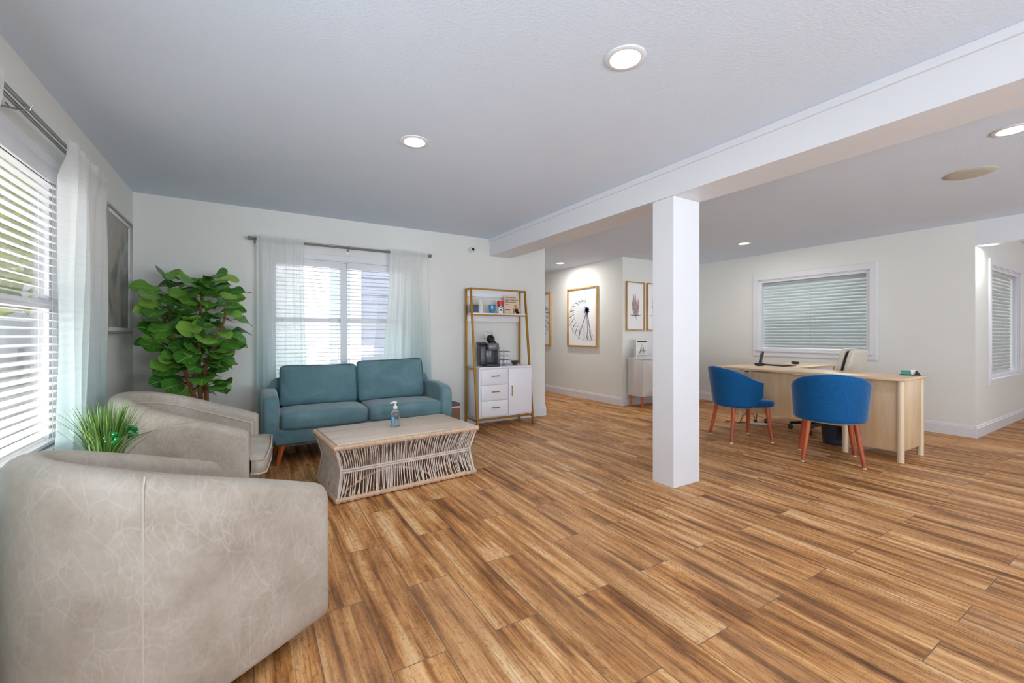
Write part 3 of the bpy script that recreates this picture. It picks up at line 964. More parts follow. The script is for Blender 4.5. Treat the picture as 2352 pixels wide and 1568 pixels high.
def make_armchair(loc, rotz, label, tee=True):
    t = thing('barrel_armchair', label, 'armchair', loc, rotz, 'taupe leather barrel armchairs')
    sh = MB()
    # cross-section ring: (offset from outer face inward, height code)
    def section(zt):
        pts = []
        pts.append((0.012, 0.055))
        pts.append((0.0, 0.075))
        for k in range(1, 7):
            pts.append((0.0 - 0.004 * math.sin(PI * k / 7), 0.075 + (zt - 0.045 - 0.075) * k / 7))
        for k in range(9):
            a = PI * k / 8
            pts.append((TH / 2 - math.cos(a) * TH / 2, zt - 0.045 + 0.045 * math.sin(a)))
        pts.append((TH, 0.45))
        pts.append((TH, 0.24))
        pts.append((TH - 0.02, 0.20))
        pts.append((TH * 0.5, 0.055))
        return pts
    NU = 72
    rings = []
    us = [0.0, 0.004, 0.012] + [0.012 + (0.976) * i / NU for i in range(1, NU)] + [0.988, 0.996, 1.0]
    for u in us:
        _, _, d = arm_path(u, RA)
        e = min(1.0, max(0.0, d / 0.022))
        shrink = math.sqrt(max(0.0, 1 - (1 - e) ** 2))          # rounded front edge
        ring = []
        for off, z in section(arm_top(d)):
            cx = TH / 2
            off2 = cx + (off - cx) * (0.84 + 0.16 * shrink)
            z2 = z if z < 0.3 else z - 0.011 * (1 - shrink)
            p, n, _ = arm_path(u, RA - off2)
            ring.append(Vector((p.x, p.y, z2)))
        rings.append(ring)
    m = len(rings[0])
    vs = [p for r in rings for p in r]
    fs = []
    for i in range(len(rings) - 1):
        for k in range(m):
            k2 = (k + 1) % m
            fs.append((i * m + k, i * m + k2, (i + 1) * m + k2, (i + 1) * m + k))
    fs.append(tuple(range(m)))
    fs.append(tuple((len(rings) - 1) * m + k for k in range(m)))
    sh.add(vs, fs)
    sh.build('shell', 'leather', t, angle=50)
    # stitched seams on the outside and inside welt
    for uu in (0.307, 0.693):
        pts = []
        _, _, d = arm_path(uu, RA)
        for z in [0.08 + (arm_top(d) - 0.03 - 0.08) * i / 10 for i in range(11)]:
            p, n, _ = arm_path(uu, RA + 0.0015)
            pts.append((p.x, p.y, z))
        p, n, _ = arm_path(uu, RA - 0.02)
        pts.append((p.x, p.y, arm_top(d) - 0.006))
        MB().tube(pts, 0.0030, 6).build('seam', 'welt', t)
    pts = []
    for i in range(61):
        u = 0.02 + 0.96 * i / 60
        p, n, d = arm_path(u, RA - TH - 0.001)
        pts.append((p.x, p.y, arm_top(d) - 0.075))
    p, n, d = arm_path(0.02, RA - TH - 0.001)
    q, n, d = arm_path(0.98, RA - TH - 0.001)
    pts = [(p.x, p.y, 0.42)] + pts + [(q.x, q.y, 0.42)]
    MB().tube(pts, 0.005, 6).build('piping', 'welt', t)
    # seat base and T cushion
    ri = RA - TH
    def rounded_seat(x1, hw, z0, z1, flare):
        mb = MB()
        n = 20
        prof = [(-0.03, z0), (0.0, z0 + 0.02), (0.004, (z0 + z1) / 2), (0.0, z1 - 0.022), (-0.03, z1)]
        out = []
        for i in range(n + 1):
            a = PI / 2 + PI * i / n
            out.append((hw * math.cos(a), hw * math.sin(a)))
        front = []
        if flare:
            front = [(AA + 0.004, -hw), (AA + 0.008, -hw - 0.07), (AA + 0.03, -hw - 0.085), (x1 - 0.03, -hw - 0.085), (x1, -hw - 0.055),
                     (x1 + 0.012, 0), (x1, hw + 0.055), (x1 - 0.03, hw + 0.085), (AA + 0.03, hw + 0.085), (AA + 0.008, hw + 0.07), (AA + 0.004, hw)]
        else:
            front = [(x1 - 0.02, -hw), (x1, -hw + 0.02), (x1, hw - 0.02), (x1 - 0.02, hw)]
        loop = out + front
        cx = sum(p[0] for p in loop) / len(loop)
        vs = []
        for off, z in prof:
            for x, y in loop:
                L = math.hypot(x - cx, y)
                s = (L + off) / L
                vs.append((cx + (x - cx) * s, y * s, z))
        k = len(loop)
        fs = []
        for j in range(len(prof) - 1):
            for i in range(k):
                i2 = (i + 1) % k
                fs.append((j * k + i, j * k + i2, (j + 1) * k + i2, (j + 1) * k + i))
        fs.append(tuple(range(k)))
        # crowned top
        o = len(prof) * k
        top = (len(prof) - 1) * k
        for s, dz in ((0.7, 0.018), (0.35, 0.028)):
            for i in range(k):
                x, y, z = vs[top + i]
                vs.append((cx + (x - cx) * s, y * s, z1 + dz))
        vs.append((cx, 0, z1 + 0.031))
        rows = [top, o, o + k]
        for a, b in zip(rows, rows[1:]):
            for i in range(k):
                i2 = (i + 1) % k
                fs.append((a + i, a + i2, b + i2, b + i))
        for i in range(k):
            fs.append((o + k + i, o + k + (i + 1) % k, o + 2 * k))
        mb.add(vs, fs)
        return mb, loop
    mb, _ = rounded_seat(AA - 0.004, ri - 0.002, 0.055, 0.285, False)
    mb.build('seat_base', 'leather', t, angle=50)
    mb, loop = rounded_seat(AA + (0.085 if tee else -0.01), ri - 0.004, 0.288, 0.405, tee)
    cu = mb.build('seat_cushion', 'leather', t, angle=50)
    fr = loop[21:]
    for z in (0.390, 0.304):
        MB().tube([(x + (0.004 if x > AA + 0.02 else 0), y * 1.004, z) for x, y in fr], 0.0055, 6).build('cushion_piping', 'welt', cu)
    # swivel base
    MB().lathe([(0.26, 0.0), (0.28, 0.008), (0.28, 0.03), (0.20, 0.045), (0.12, 0.05), (0.12, 0.06)], 36, c=(0.02, 0, 0)).build('swivel_base', 'black', t)
    return t

make_armchair((-0.257, 1.947, 0), R(33.9), 'taupe leather barrel armchair in the foreground, its back to the camera', False)
make_armchair((-0.350, 3.460, 0), R(-4.5), 'taupe leather barrel armchair beside the teal sofa, behind the grass plant')

# ------------------------------------------------------------------ side table with grass plant and clover picks
TX, TY = -0.585, 2.68
t = thing('side_table', 'small round white side table hidden between the two armchairs', 'side table', (TX, TY, 0))
MB().lathe([(0.17, 0.432), (0.18, 0.436), (0.18, 0.452), (0.175, 0.456)], 36).build('table_top', 'white_lac', t)
MB().lathe([(0.02, 0.02), (0.02, 0.432)], 16).build('pedestal', 'steel', t)
MB().lathe([(0.14, 0.0), (0.14, 0.012), (0.03, 0.022)], 32).build('base', 'steel', t)
t = thing('grass_plant', 'artificial green grass plant standing between the two armchairs', 'plant', (TX, TY, 0.456))
MB().lathe([(0.065, 0.0), (0.075, 0.01), (0.088, 0.11), (0.09, 0.125), (0.082, 0.125), (0.08, 0.112)], 28).build('pot', 'ceramic', t)
MB().lathe([(0.0, 0.108), (0.081, 0.112)], 24, cap=False).build('soil', 'soil', t)
gb = MB()
rnd = random.Random(4)
for i in range(330):
    a = rnd.uniform(0, 2 * PI)
    r0 = rnd.uniform(0, 0.06)
    lean = rnd.uniform(0.05, 0.9) * rnd.choice((0.5, 0.8, 1.0))
    L = rnd.uniform(0.20, 0.30)
    if i % 21 == 0:
        lean, L, a = 1.5, 0.34, rnd.uniform(-1.3, 0.4)
    w = rnd.uniform(0.0018, 0.0042)
    ca, sa = math.cos(a), math.sin(a)
    n = 7
    o = len(gb.v)
    for k in range(n + 1):
        s = k / n
        th = lean * (0.45 + 0.5 * s)
        rr = r0 + L * s * math.sin(th * 0.75)
        zz = 0.11 + L * s * math.cos(th * 0.75)
        x = max(rr * ca, -0.27) if True else rr * ca
        px, py = x, rr * sa
        ww = w * (1 - s ** 2.2) + 0.0003
        gb.v.append((px - sa * ww, py + ca * ww, zz))
        gb.v.append((px + sa * ww, py - ca * ww, zz + 0.0008))
    for k in range(n):
        gb.f.append((o + 2 * k, o + 2 * k + 1, o + 2 * k + 3, o + 2 * k + 2))
gb.build('grass_blades', 'blade', t)
def clover(loc, rot, label):
    t = thing('clover_pick', label, 'ornament', loc, 0, 'shiny green clover picks in the grass')
    t.rotation_euler = rot
    lf = MB()
    for k in range(3):
        a = PI / 2 + k * 2 * PI / 3
        for sgn in (-1, 1):
            cx = 0.020 * math.cos(a) + sgn * 0.009 * -math.sin(a)
            cz = 0.020 * math.sin(a) + sgn * 0.009 * math.cos(a)
            lf.superbox((cx, 0, cz), (0.0125, 0.007, 0.0125), 2.2, 5)
    lf.build('leaf', 'clover', t)
    MB().tube([(0, 0.002, -0.005), (0.003, 0.004, -0.06), (0, 0.01, -0.13)], 0.0025, 6).build('stem', 'clover', t)
clover((TX + 0.035, TY - 0.075, 0.690), (0, 0.2, R(-20)), 'shiny green clover pick in front of the grass, nearest of three')
clover((TX - 0.03, TY - 0.03, 0.70), (0, -0.3, R(-60)), 'shiny green clover pick half hidden by grass, on the curtain side')
clover((TX + 0.09, TY - 0.02, 0.700), (0.2, 0.5, R(-10)), 'shiny green clover pick on the armchair side of the grass')

# ------------------------------------------------------------------ fiddle leaf fig
FX, FY = -0.405, 4.58
t = thing('fiddle_leaf_fig', 'tall artificial fiddle leaf fig tree in the back left corner', 'plant', (FX, FY, 0))
MB().lathe([(0.13, 0.0), (0.15, 0.01), (0.185, 0.16), (0.19, 0.30), (0.178, 0.31), (0.17, 0.29)], 32).build('basket_pot', 'basket', t)
MB().lathe([(0.0, 0.275), (0.172, 0.28)], 28, cap=False).build('soil', 'soil', t)
stems = [
    [(0.02, 0, 0.27), (0.015, 0, 0.6), (0.0, 0.01, 0.9), (0.005, 0.0, 1.2), (0.02, 0.0, 1.45), (0.03, 0.0, 1.66)],
    [(-0.02, 0.01, 0.27), (-0.03, 0.0, 0.62), (-0.09, 0.0, 0.84), (-0.16, 0.02, 1.05), (-0.20, 0.02, 1.30), (-0.19, 0.02, 1.52)],
    [(0.05, 0.0, 0.27), (0.055, 0.0, 0.62), (0.045, -0.01, 0.86), (0.11, -0.02, 1.08), (0.19, -0.01, 1.30), (0.20, 0.0, 1.50)],
]
tr = MB()
for s in stems:
    tr.tube(s, [0.021, 0.018, 0.016, 0.013, 0.010, 0.006], 10)
tr.build('trunk', 'bark', t)
LW = [(0, 0.05), (0.08, 0.26), (0.2, 0.46), (0.32, 0.55), (0.45, 0.66), (0.58, 0.86), (0.68, 0.97), (0.76, 1.0), (0.84, 0.95), (0.91, 0.78), (0.96, 0.52), (0.985, 0.30), (1.0, 0.05)]
def lw(x):
    for (a, p), (b, q) in zip(LW, LW[1:]):
        if x <= b:
            return p + (q - p) * (x - a) / (b - a)
    return 0.05
fo = MB()
def add_leaf(mb, base, d, up, L, W, droop, petiole=True):
    d = d.normalized()
    side = d.cross(up).normalized()
    nrm = side.cross(d).normalized()
    ph = rnd.uniform(0, 6)
    def fn(u, v):
        s = (u - 0.5) * 2
        w = W / 2 * lw(v)
        along = L * v
        bend = -droop * L * v * v
        z = 0.22 * abs(s) ** 1.3 * w + 0.010 * math.sin(9 * v + ph) * abs(s) + bend
        return base + d * along + side * (s * w) + nrm * z
    mb.grid(fn, 8, 16, uv=True)
    if petiole:
        mb.tube([base - d * 0.05 - nrm * 0.01, base + d * 0.02], 0.003, 5)
rnd = random.Random(21)
cnt = 0
for lvl in range(19):
    z = 0.68 + (1.60 - 0.68) * lvl / 18
    for si, s in enumerate(stems):
        # stem point at height z
        p = None
        for a, b in zip(s, s[1:]):
            if a[2] <= z <= b[2]:
                k = (z - a[2]) / (b[2] - a[2])
                p = Vector(a).lerp(Vector(b), k)
        if p is None:
            continue
        if z < 0.9 and si == 0:
            if lvl % 2: continue
        nl = 3 if z > 0.85 else 2
        for q in range(nl):
            az = cnt * 2.399 + rnd.uniform(-0.3, 0.3)
            cnt += 1
            el = rnd.uniform(-0.15, 0.45) + 0.5 * max(0, (z - 1.35)) * 2
            d = Vector((math.cos(az) * math.cos(el), math.sin(az) * math.cos(el), math.sin(el)))
            # bias away from the stem group's centre
            outw = Vector((p.x, p.y, 0)) * 1.6
            d = (d + outw).normalized()
            L = rnd.uniform(0.20, 0.27)
            if d.y > 0.55: L *= 0.85
            base = p + d * rnd.uniform(0.05, 0.13)
            tip = base + d * L
            lat = 0.855 * tip.x - 0.519 * tip.y
            if lat < -0.27 or lat > 0.30 or tip.x < -0.36 or tip.y > 0.38:
                d = (d * 0.6 + Vector((0.05, -0.75, 0.15))).normalized()
                base = p + d * 0.08
                L *= 0.85
                tip = base + d * L
                if abs(0.855 * tip.x - 0.519 * tip.y - 0.02) > 0.31:
                    continue
            up = (Vector((0, 0, 0.8)) + Vector((rnd.uniform(-0.3, 0.7), rnd.uniform(-1.3, -0.1), 0))).normalized()
            add_leaf(fo, base, d, up, L, L * rnd.uniform(0.60, 0.72), rnd.uniform(0.1, 0.45))
for i in range(26):         # outer leaves filling the crown's flanks
    z = 0.92 + 0.70 * (i % 13) / 12
    sd = 1 if i % 3 else -1
    az = R(-31) + rnd.uniform(-0.9, 0.9) + (0 if sd > 0 else PI)
    d = Vector((math.cos(az), math.sin(az), rnd.uniform(0.0, 0.5))).normalized()
    if d.y > 0.5:
        d.y = 0.2
    L = rnd.uniform(0.18, 0.22)
    base = Vector((0.02, 0, z)) + d * (0.15 * math.sqrt(max(0.1, 1 - ((z - 1.22) / 0.48) ** 2)))
    add_leaf(fo, base, d, Vector((0.3, -0.6, 0.8)), L, L * 0.66, rnd.uniform(0.1, 0.4))
for i in range(9):          # crown top
    az = i * 2.399
    el = rnd.uniform(0.3, 0.9)
    d = Vector((math.cos(az) * math.cos(el), math.sin(az) * math.cos(el) - 0.15, math.sin(el)))
    add_leaf(fo, Vector((0.03, 0, 1.56)) + d * 0.03, d, Vector((0, -0.4, 1)).normalized(), 0.18, 0.11, 0.15)
for az, zz in ((-0.5, 0.40), (0.1, 0.44), (0.5, 0.42), (-1.2, 0.45), (2.6, 0.45), (3.6, 0.42)):      # young leaves at the base
    d = Vector((math.cos(az), math.sin(az), 0.55))
    add_leaf(fo, Vector((0.03, 0, zz)), d, Vector((0, -0.4, 1)), 0.24, 0.13, 0.45)
fo.build('foliage', 'leaf', t, angle=80)

# ------------------------------------------------------------------ framed picture on left wall
t = thing('framed_painting', 'silver framed abstract grey painting on the left wall by the corner', 'picture', (XL, 4.47, 1.17), R(90))
pw, ph_ = 0.37, 0.945
def frame_mb(hw, h, fw, dep):
    mb = MB()
    mb.box(-hw, hw, -dep, 0, 0, fw, 0.003)
    mb.box(-hw, hw, -dep, 0, h - fw, h, 0.003)
    mb.box(-hw, -hw + fw, -dep, 0, fw, h - fw, 0.003)
    mb.box(hw - fw, hw, -dep, 0, fw, h - fw, 0.003)
    return mb
frame_mb(pw, ph_, 0.018, 0.035).build('outer_frame', 'mat_silver', t)
mb = frame_mb(pw - 0.018, ph_ - 0.036, 0.03, 0.022)
mb.v = [(x, y, z + 0.018) for x, y, z in mb.v]
mb.build('liner', 'ceramic', t)
MB().box(-pw + 0.04, pw - 0.04, -0.012, -0.002, 0.04, ph_ - 0.04).build('canvas', 'art', t, smooth=False)

# ------------------------------------------------------------------ sofa (local: front is -y)
SX, SY = 0.945, 4.555
t = thing('sofa', 'teal velvet two-seat sofa with orange wooden legs under the back window', 'sofa', (SX, SY, 0))
HW = 0.885
MB().box(-HW + 0.10, HW - 0.10, -0.315, 0.30, 0.19, 0.325, 0.02, 3).build('base', 'teal', t)
bk = MB()
bk.superbox((0, 0.285, 0.47), (HW - 0.07, 0.05, 0.28), 9, 8)
bk.build('back_frame', 'teal', t)
def armfn(q):
    z = q.z
    x = q.x * (1.0 - 0.10 * max(0, -z))
    if z > 0:
        zz = z * (1 - 0.12 * sstep(-0.2, -1.0, q.y) * 0 - 0.0)
    return Vector((x, q.y, z - (0.10 * max(0, z) * sstep(0.2, -1.0, q.y) if z > 0 else 0)))
for s in (-1, 1):
    MB().superbox((s * (HW - 0.07), -0.015, 0.42), (0.072, 0.325, 0.225), 5.5, 10, armfn).build('arm', 'teal', t)
for s in (-1, 1):
    def seatfn(q):
        crown = 0.16 * (1 - q.x * q.x) * (1 - q.y * q.y) if q.z > 0 else 0
        return Vector((q.x, q.y, q.z + crown))
    MB().superbox((s * 0.381 + 0.015, -0.085, 0.392), (0.378, 0.255, 0.076), 8, 12, seatfn).build('seat_cushion', 'teal', t)
for s, hgt, yaw in ((-1, 0.195, 0.02), (1, 0.212, -0.02)):
    mt = Matrix.Translation((s * 0.37 + (0.004 if s < 0 else -0.004), 0.155, 0.465)) @ Matrix.Rotation(yaw, 4, 'Z') @ Matrix.Rotation(R(-11), 4, 'X') @ Matrix.Rotation(R(-1.2 if s > 0 else 0.4), 4, 'Y')
    def cfn(q):
        th = math.sqrt(max(0.0, 0.16 + 0.84 * (1 - q.x ** 4) * (1 - q.z ** 4)))
        pin = 1 - 0.05 * (q.z ** 2) * (1 - abs(q.x)) * 0
        bow = -0.03 * (1 - q.x * q.x) * (1 if q.z > 0 else -0.3) * abs(q.z)
        wr = 0.012 * math.sin(16 * q.z + 4 * q.x) * sstep(0.7, 1.0, abs(q.x))
        return Vector((q.x * pin, q.y * th + wr, q.z + bow))
    cu = MB().superbox((0, 0, hgt), (0.355, 0.085, hgt), 14, 16, cfn, mt).build('back_cushion', 'teal', t)
    pp = []
    n = 24
    for side in range(4):
        for k in range(n):
            f = -1 + 2 * k / n
            x, z = [(f, -1), (1, f), (-f, 1), (-1, -f)][side]
            L = (abs(x) ** 14 + abs(z) ** 14) ** (1 / 14)
            x, z = x / L, z / L
            bow = -0.03 * (1 - x * x) * (1 if z > 0 else -0.3) * abs(z)
            pp.append(mt @ Vector((x * 0.357, -0.028, hgt + (z + bow) * (hgt + 0.002))))
    MB().tube(pp, 0.0062, 6, closed=True).build('piping', 'teal_dark', cu)
for sx in (-1, 1):
    for sy in (-1, 1):
        x, y = sx * (HW - 0.17), (-0.24 if sy < 0 else 0.24)
        MB().tube([(x, y, 0.195), (x + sx * 0.02, y + sy * 0.008, 0.12), (x + sx * 0.048, y + sy * 0.018, 0.0)], [0.028, 0.023, 0.013], 14).build('leg', 'orange_wood', t)

# ------------------------------------------------------------------ rattan coffee table
t = thing('coffee_table', 'hourglass rattan coffee table with a bleached wood top before the sofa', 'coffee table', (1.012, 3.475, 0), R(5.0))
hx, hy, zt = 0.562, 0.325, 0.40
wx_, wy_, zw = hx - 0.055, hy - 0.055, 0.205
MB().box(-hx + 0.012, hx - 0.012, -hy + 0.012, hy - 0.012, zt - 0.006, zt + 0.010, 0.003).build('tabletop', 'ash_top', t)
def rect_loop(a, b, z, n=40):
    pts = []
    per = [(-a, -b), (a, -b), (a, b), (-a, b)]
    for (x0, y0), (x1, y1) in zip(per, per[1:] + per[:1]):
        m = int(max(4, n * math.hypot(x1 - x0, y1 - y0)))
        for k in range(m):
            s = k / m
            pts.append((x0 + (x1 - x0) * s, y0 + (y1 - y0) * s, z))
    return pts
for nm, a, b, z in (('top_rim', hx, hy, zt - 0.016), ('bottom_rim', hx - 0.012, hy - 0.012, 0.022)):
    pts = rect_loop(a, b, z, 90)
    MB().tube(pts, [0.0150 + (0.0055 if i % 4 < 2 else 0.0) for i in range(len(pts))], 9, closed=True).build(nm, 'rattan', t)
pts = rect_loop(wx_, wy_, zw, 30)
wb = MB()
for dz, rr in ((-0.008, 0.0075), (0.008, 0.0075)):
    wb.tube([(x * 1.012, y * 1.015, z + dz) for x, y, z in pts], rr, 7, closed=True)
wb.build('waist_band', 'rattan_grey', t)
rnd = random.Random(3)
st = MB()
def strand(p0, p1, p2, r):
    a, b, c = Vector(p0), Vector(p1), Vector(p2)
    P = []
    for k in range(7):
        s = k / 6
        # bends towards the waist and flattens there
        if s < 0.5:
            q = s * 2
            P.append(a.lerp(b, math.sin(q * PI / 2) ** 0.85 if q > 0 else 0).lerp(a.lerp(b, q), 0.35))
            P[-1].z = a.z + (b.z - a.z) * q
        else:
            q = (s - 0.5) * 2
            w = 1 - math.sin((1 - q) * PI / 2) ** 0.85 if q < 1 else 1
            P.append(b.lerp(c, w).lerp(b.lerp(c, q), 0.35))
            P[-1].z = b.z + (c.z - b.z) * q
    st.tube(P, r, 5, cap=False)
for side in range(4):
    lng = side in (0, 2)
    n = 70 if lng else 36
    sg = -1 if side in (0, 3) else 1
    for i in range(n):
        f = -1 + 2 * (i + 0.5) / n
        j0, j2 = rnd.uniform(-0.018, 0.018), rnd.uniform(-0.018, 0.018)
        r = rnd.choice((0.0034, 0.0040, 0.0045))
        f0 = max(-0.99, min(0.99, f + j0 / (hx if lng else hy)))
        f2 = max(-0.99, min(0.99, f + j2 / (hx if lng else hy)))
        if lng:
            strand((f0 * hx, sg * hy, zt - 0.02), (f * wx_, sg * wy_, zw), (f2 * (hx - 0.012), sg * (hy - 0.012), 0.025), r)
        else:
            strand((sg * hx, f0 * hy, zt - 0.02), (sg * wx_, f * wy_, zw), (sg * (hx - 0.012), f2 * (hy - 0.012), 0.025), r)
st.build('rattan_strands', 'rattan_grey', t, angle=80)
for sg in (-1, 1):
    zz = MB()
    pts = []
    for k in range(61):
        f = k / 60
        h = 0.055 + 0.115 * abs(math.sin(f * PI * 1.5 + 0.0)) ** 0.9
        z = h
        s = abs(z - zw) / zw
        y = (wy_ + (hy - 0.012 - wy_) * s ** 1.6) * sg
        pts.append(((-1 + 2 * f) * (hx - 0.05), y - sg * 0.010, z))
    zz.tube(pts, 0.008, 7)
    zz.build('wave_strand', 'rattan', t)
for sx in (-1, 1):
    for sy in (-1, 1):
        MB().tube([(sx * (hx - 0.004), sy * (hy - 0.004), zt - 0.02), (sx * (wx_ + 0.01), sy * (wy_ + 0.01), zw + 0.02), (sx * (wx_ + 0.01), sy * (wy_ + 0.01), zw - 0.02),
                   (sx * (hx - 0.014), sy * (hy - 0.014), 0.0)], 0.009, 8).build('corner_post', 'rattan_grey', t)

# hand sanitizer bottle
t = thing('sanitizer_bottle', 'clear hand sanitizer pump bottle standing on the coffee table', 'bottle', (0.997, 3.489, 0.4105))
MB().lathe([(0.030, 0.0), (0.036, 0.004), (0.037, 0.02), (0.037, 0.105), (0.034, 0.122), (0.022, 0.136), (0.014, 0.142), (0.014, 0.15)], 28).build('bottle_body', 'sanitizer', t)
MB().box(-0.0375, -0.012, -0.033, 0.010, 0.022, 0.085, 0.008).build('label_panel', 'label_blue', t)
MB().lathe([(0.030, 0.003), (0.0345, 0.008), (0.0345, 0.09)], 24).build('gel', 'gel', t)
MB().lathe([(0.017, 0.145), (0.017, 0.165), (0.012, 0.168), (0.006, 0.170), (0.006, 0.188)], 18).build('pump_collar', 'ceramic', t)
MB().tube([(0.012, -0.002, 0.196), (0.0, 0, 0.198), (-0.02, 0.003, 0.197), (-0.04, 0.006, 0.190)], [0.008, 0.0085, 0.007, 0.005], 10).build('pump_head', 'ceramic', t)

# small lidded box beside the sofa
t = thing('storage_box', 'small brown box with a grey lid on the floor between sofa and shelf', 'box', (2.02, 4.76, 0))
MB().box(-0.085, 0.085, -0.10, 0.10, 0, 0.30, 0.006).build('body', 'brown_box', t)
MB().box(-0.087, 0.087, -0.102, 0.102, 0.295, 0.318, 0.004).build('band', 'pink', t)
MB().box(-0.087, 0.087, -0.102, 0.102, 0.318, 0.352, 0.004).build('lid', 'grey_lid', t)

# ------------------------------------------------------------------ gold etagere with white cabinet
EX0, EX1, EYF, EYB = 2.335, 3.145, 4.65, 4.985
t = thing('shelf_cabinet', 'tall gold framed shelf unit with white drawer cabinet by the back wall', 'shelf', ((EX0 + EX1) / 2, EYB, 0))
ex = (EX1 - EX0) / 2
yF, yT, zT = EYF - EYB, -0.135, 1.755
def fy(z):
    return yF + (yT - yF) * z / zT
q = 0.0115
def bar(a, b, w=q):
    mb = MB()
    a, b = Vector(a), Vector(b)
    d = (b - a)
    L = d.length
    d.normalize()
    ref = Vector((1, 0, 0)) if abs(d.x) < 0.9 else Vector((0, 1, 0))
    s = d.cross(ref).normalized()
    u = s.cross(d)
    vs = []
    for p in (a, b):
        for i, j in ((-1, -1), (1, -1), (1, 1), (-1, 1)):
            vs.append(p + s * i * w + u * j * w)
    mb.add(vs, [(0, 1, 2, 3), (7, 6, 5, 4), (0, 4, 5, 1), (1, 5, 6, 2), (2, 6, 7, 3), (3, 7, 4, 0)])
    return mb
for s in (-1, 1):
    bar((s * ex, yF, 0), (s * ex, yT, zT)).build('front_post', 'gold', t, smooth=False)
    bar((s * ex, 0, 0), (s * ex, 0, zT)).build('rear_post', 'gold', t, smooth=False)
    for z in (0.105, 0.735, zT - 0.012):
        bar((s * ex, fy(z), z), (s * ex, 0, z), 0.010).build('side_rail', 'gold', t, smooth=False)
bar((-ex, yT, zT - 0.01), (ex, yT, zT - 0.01), 0.010).build('top_rail', 'gold', t, smooth=False)
bar((-ex, fy(1.41), 1.412), (ex, fy(1.41), 1.412), 0.008).build('shelf_rail', 'gold', t, smooth=False)
bar((-ex, fy(0.1) + 0.0, 0.118), (ex, fy(0.1) + 0.0, 0.118), 0.010).build('bottom_rail', 'gold', t, smooth=False)
ZS = 1.44
MB().box(-ex + 0.012, ex - 0.012, fy(1.44) - 0.006, 0.0, 1.422, ZS, 0.002).build('shelf_board', 'white_lac', t)
MB().box(-ex + 0.012, ex - 0.012, -0.004, 0.008, 1.335, 1.422, 0.002).build('back_board', 'white_lac', t)
MB().box(-ex + 0.012, ex - 0.012, -0.004, 0.008, 1.66, 1.75, 0.002).build('back_board', 'white_lac', t)
ZCB = 0.762
cb = MB().box(-ex + 0.03, ex - 0.012, yF + 0.028, -0.01, 0.135, ZCB - 0.018).build('cabinet_body', 'white_lac', t, smooth=False)
MB().box(-ex + 0.03, ex - 0.010, yF + 0.006, 0.0, ZCB - 0.018, ZCB, 0.002).build('cabinet_top', 'white_lac', t)
dx0, dxm, dx1 = -ex + 0.055, 0.035, ex - 0.018
yd0, yd1 = yF + 0.008, yF + 0.026
zs = [0.150, 0.345, 0.540, 0.735]
for a, b in zip(zs, zs[1:]):
    d = MB().box(dx0, dxm - 0.010, yd0, yd1, a + 0.003, b - 0.003, 0.002).build('drawer', 'white_lac', t)
    zc = (a + b) / 2 + 0.01
    xm = (dx0 + dxm) / 2
    h = MB().tube([(xm - 0.055, yd0 - 0.022, zc), (xm + 0.055, yd0 - 0.022, zc)], 0.0055, 8)
    for s in (-1, 1):
        h.tube([(xm + s * 0.045, yd0, zc), (xm + s * 0.045, yd0 - 0.022, zc)], 0.004, 8)
    h.build('handle', 'gold', d)
d = MB().box(dxm + 0.006, dx1, yd0, yd1, 0.153, 0.732, 0.002).build('door', 'white_lac', t)
h = MB().tube([(dxm + 0.045, yd0 - 0.022, 0.385), (dxm + 0.045, yd0 - 0.022, 0.515)], 0.0055, 8)
for z in (0.395, 0.505):
    h.tube([(dxm + 0.045, yd0, z), (dxm + 0.045, yd0 - 0.022, z)], 0.004, 8)
h.build('handle', 'gold', d)

# things on the shelf
SYM = 4.90
t = thing('napkin_box', 'slate blue open box at the left end of the gold shelf', 'box', (2.405, SYM, ZS + 0.001))
MB().box(-0.045, 0.045, -0.04, 0.04, 0, 0.085, 0.003).build('body', 'slate_blue', t)
MB().box(-0.047, 0.047, -0.042, 0.042, 0.080, 0.105, 0.003).build('lid', 'grey_lid', t)
t = thing('cup_stack', 'tall stack of upturned white paper cups on the gold shelf', 'cups', (2.50, SYM, ZS + 0.001))
c_ = MB()
for k in range(5):
    z0 = k * 0.020
    c_.lathe([(0.040 - k * 0.0008, z0), (0.042 - k * 0.0008, z0 + 0.003), (0.040 - k * 0.0008, z0 + 0.006), (0.028 - k * 0.0008, z0 + 0.092), (0.027 - k * 0.0008, z0 + 0.095)], 24)
c_.build('cups', 'ceramic', t)
t = thing('mug', 'blue glass mug with a handle on the gold shelf', 'mug', (2.665, SYM, ZS + 0.001))
MB().lathe([(0.028, 0.0), (0.034, 0.004), (0.030, 0.018), (0.038, 0.030), (0.041, 0.06), (0.041, 0.098), (0.044, 0.112), (0.040, 0.112), (0.037, 0.09), (0.034, 0.03)], 26).build('body', 'blue_glass', t)
MB().tube([(0.039, 0, 0.095), (0.058, -0.002, 0.105), (0.066, -0.002, 0.085), (0.056, 0, 0.055), (0.040, 0, 0.045)], 0.005, 8).build('handle', 'blue_glass', t)
t = thing('creamer_bottle', 'white creamer bottle with a wide red cap on the gold shelf', 'bottle', (2.786, SYM - 0.01, ZS + 0.001))
MB().lathe([(0.034, 0.0), (0.037, 0.004), (0.037, 0.07), (0.036, 0.10), (0.035, 0.105)], 26).build('body', 'ceramic', t)
MB().lathe([(0.030, 0.078), (0.0375, 0.085), (0.0395, 0.11), (0.042, 0.155), (0.041, 0.163), (0.036, 0.165)], 26).build('cap', 'red', t)
RXm = Matrix.Rotation(R(90), 4, 'X')
FACE = Matrix.Rotation(R(-28), 4, 'Z')
mt = FACE @ Matrix.Translation((0.006, -0.036, 0.095)) @ Matrix.Diagonal((1.35, 1, 1, 1)) @ RXm
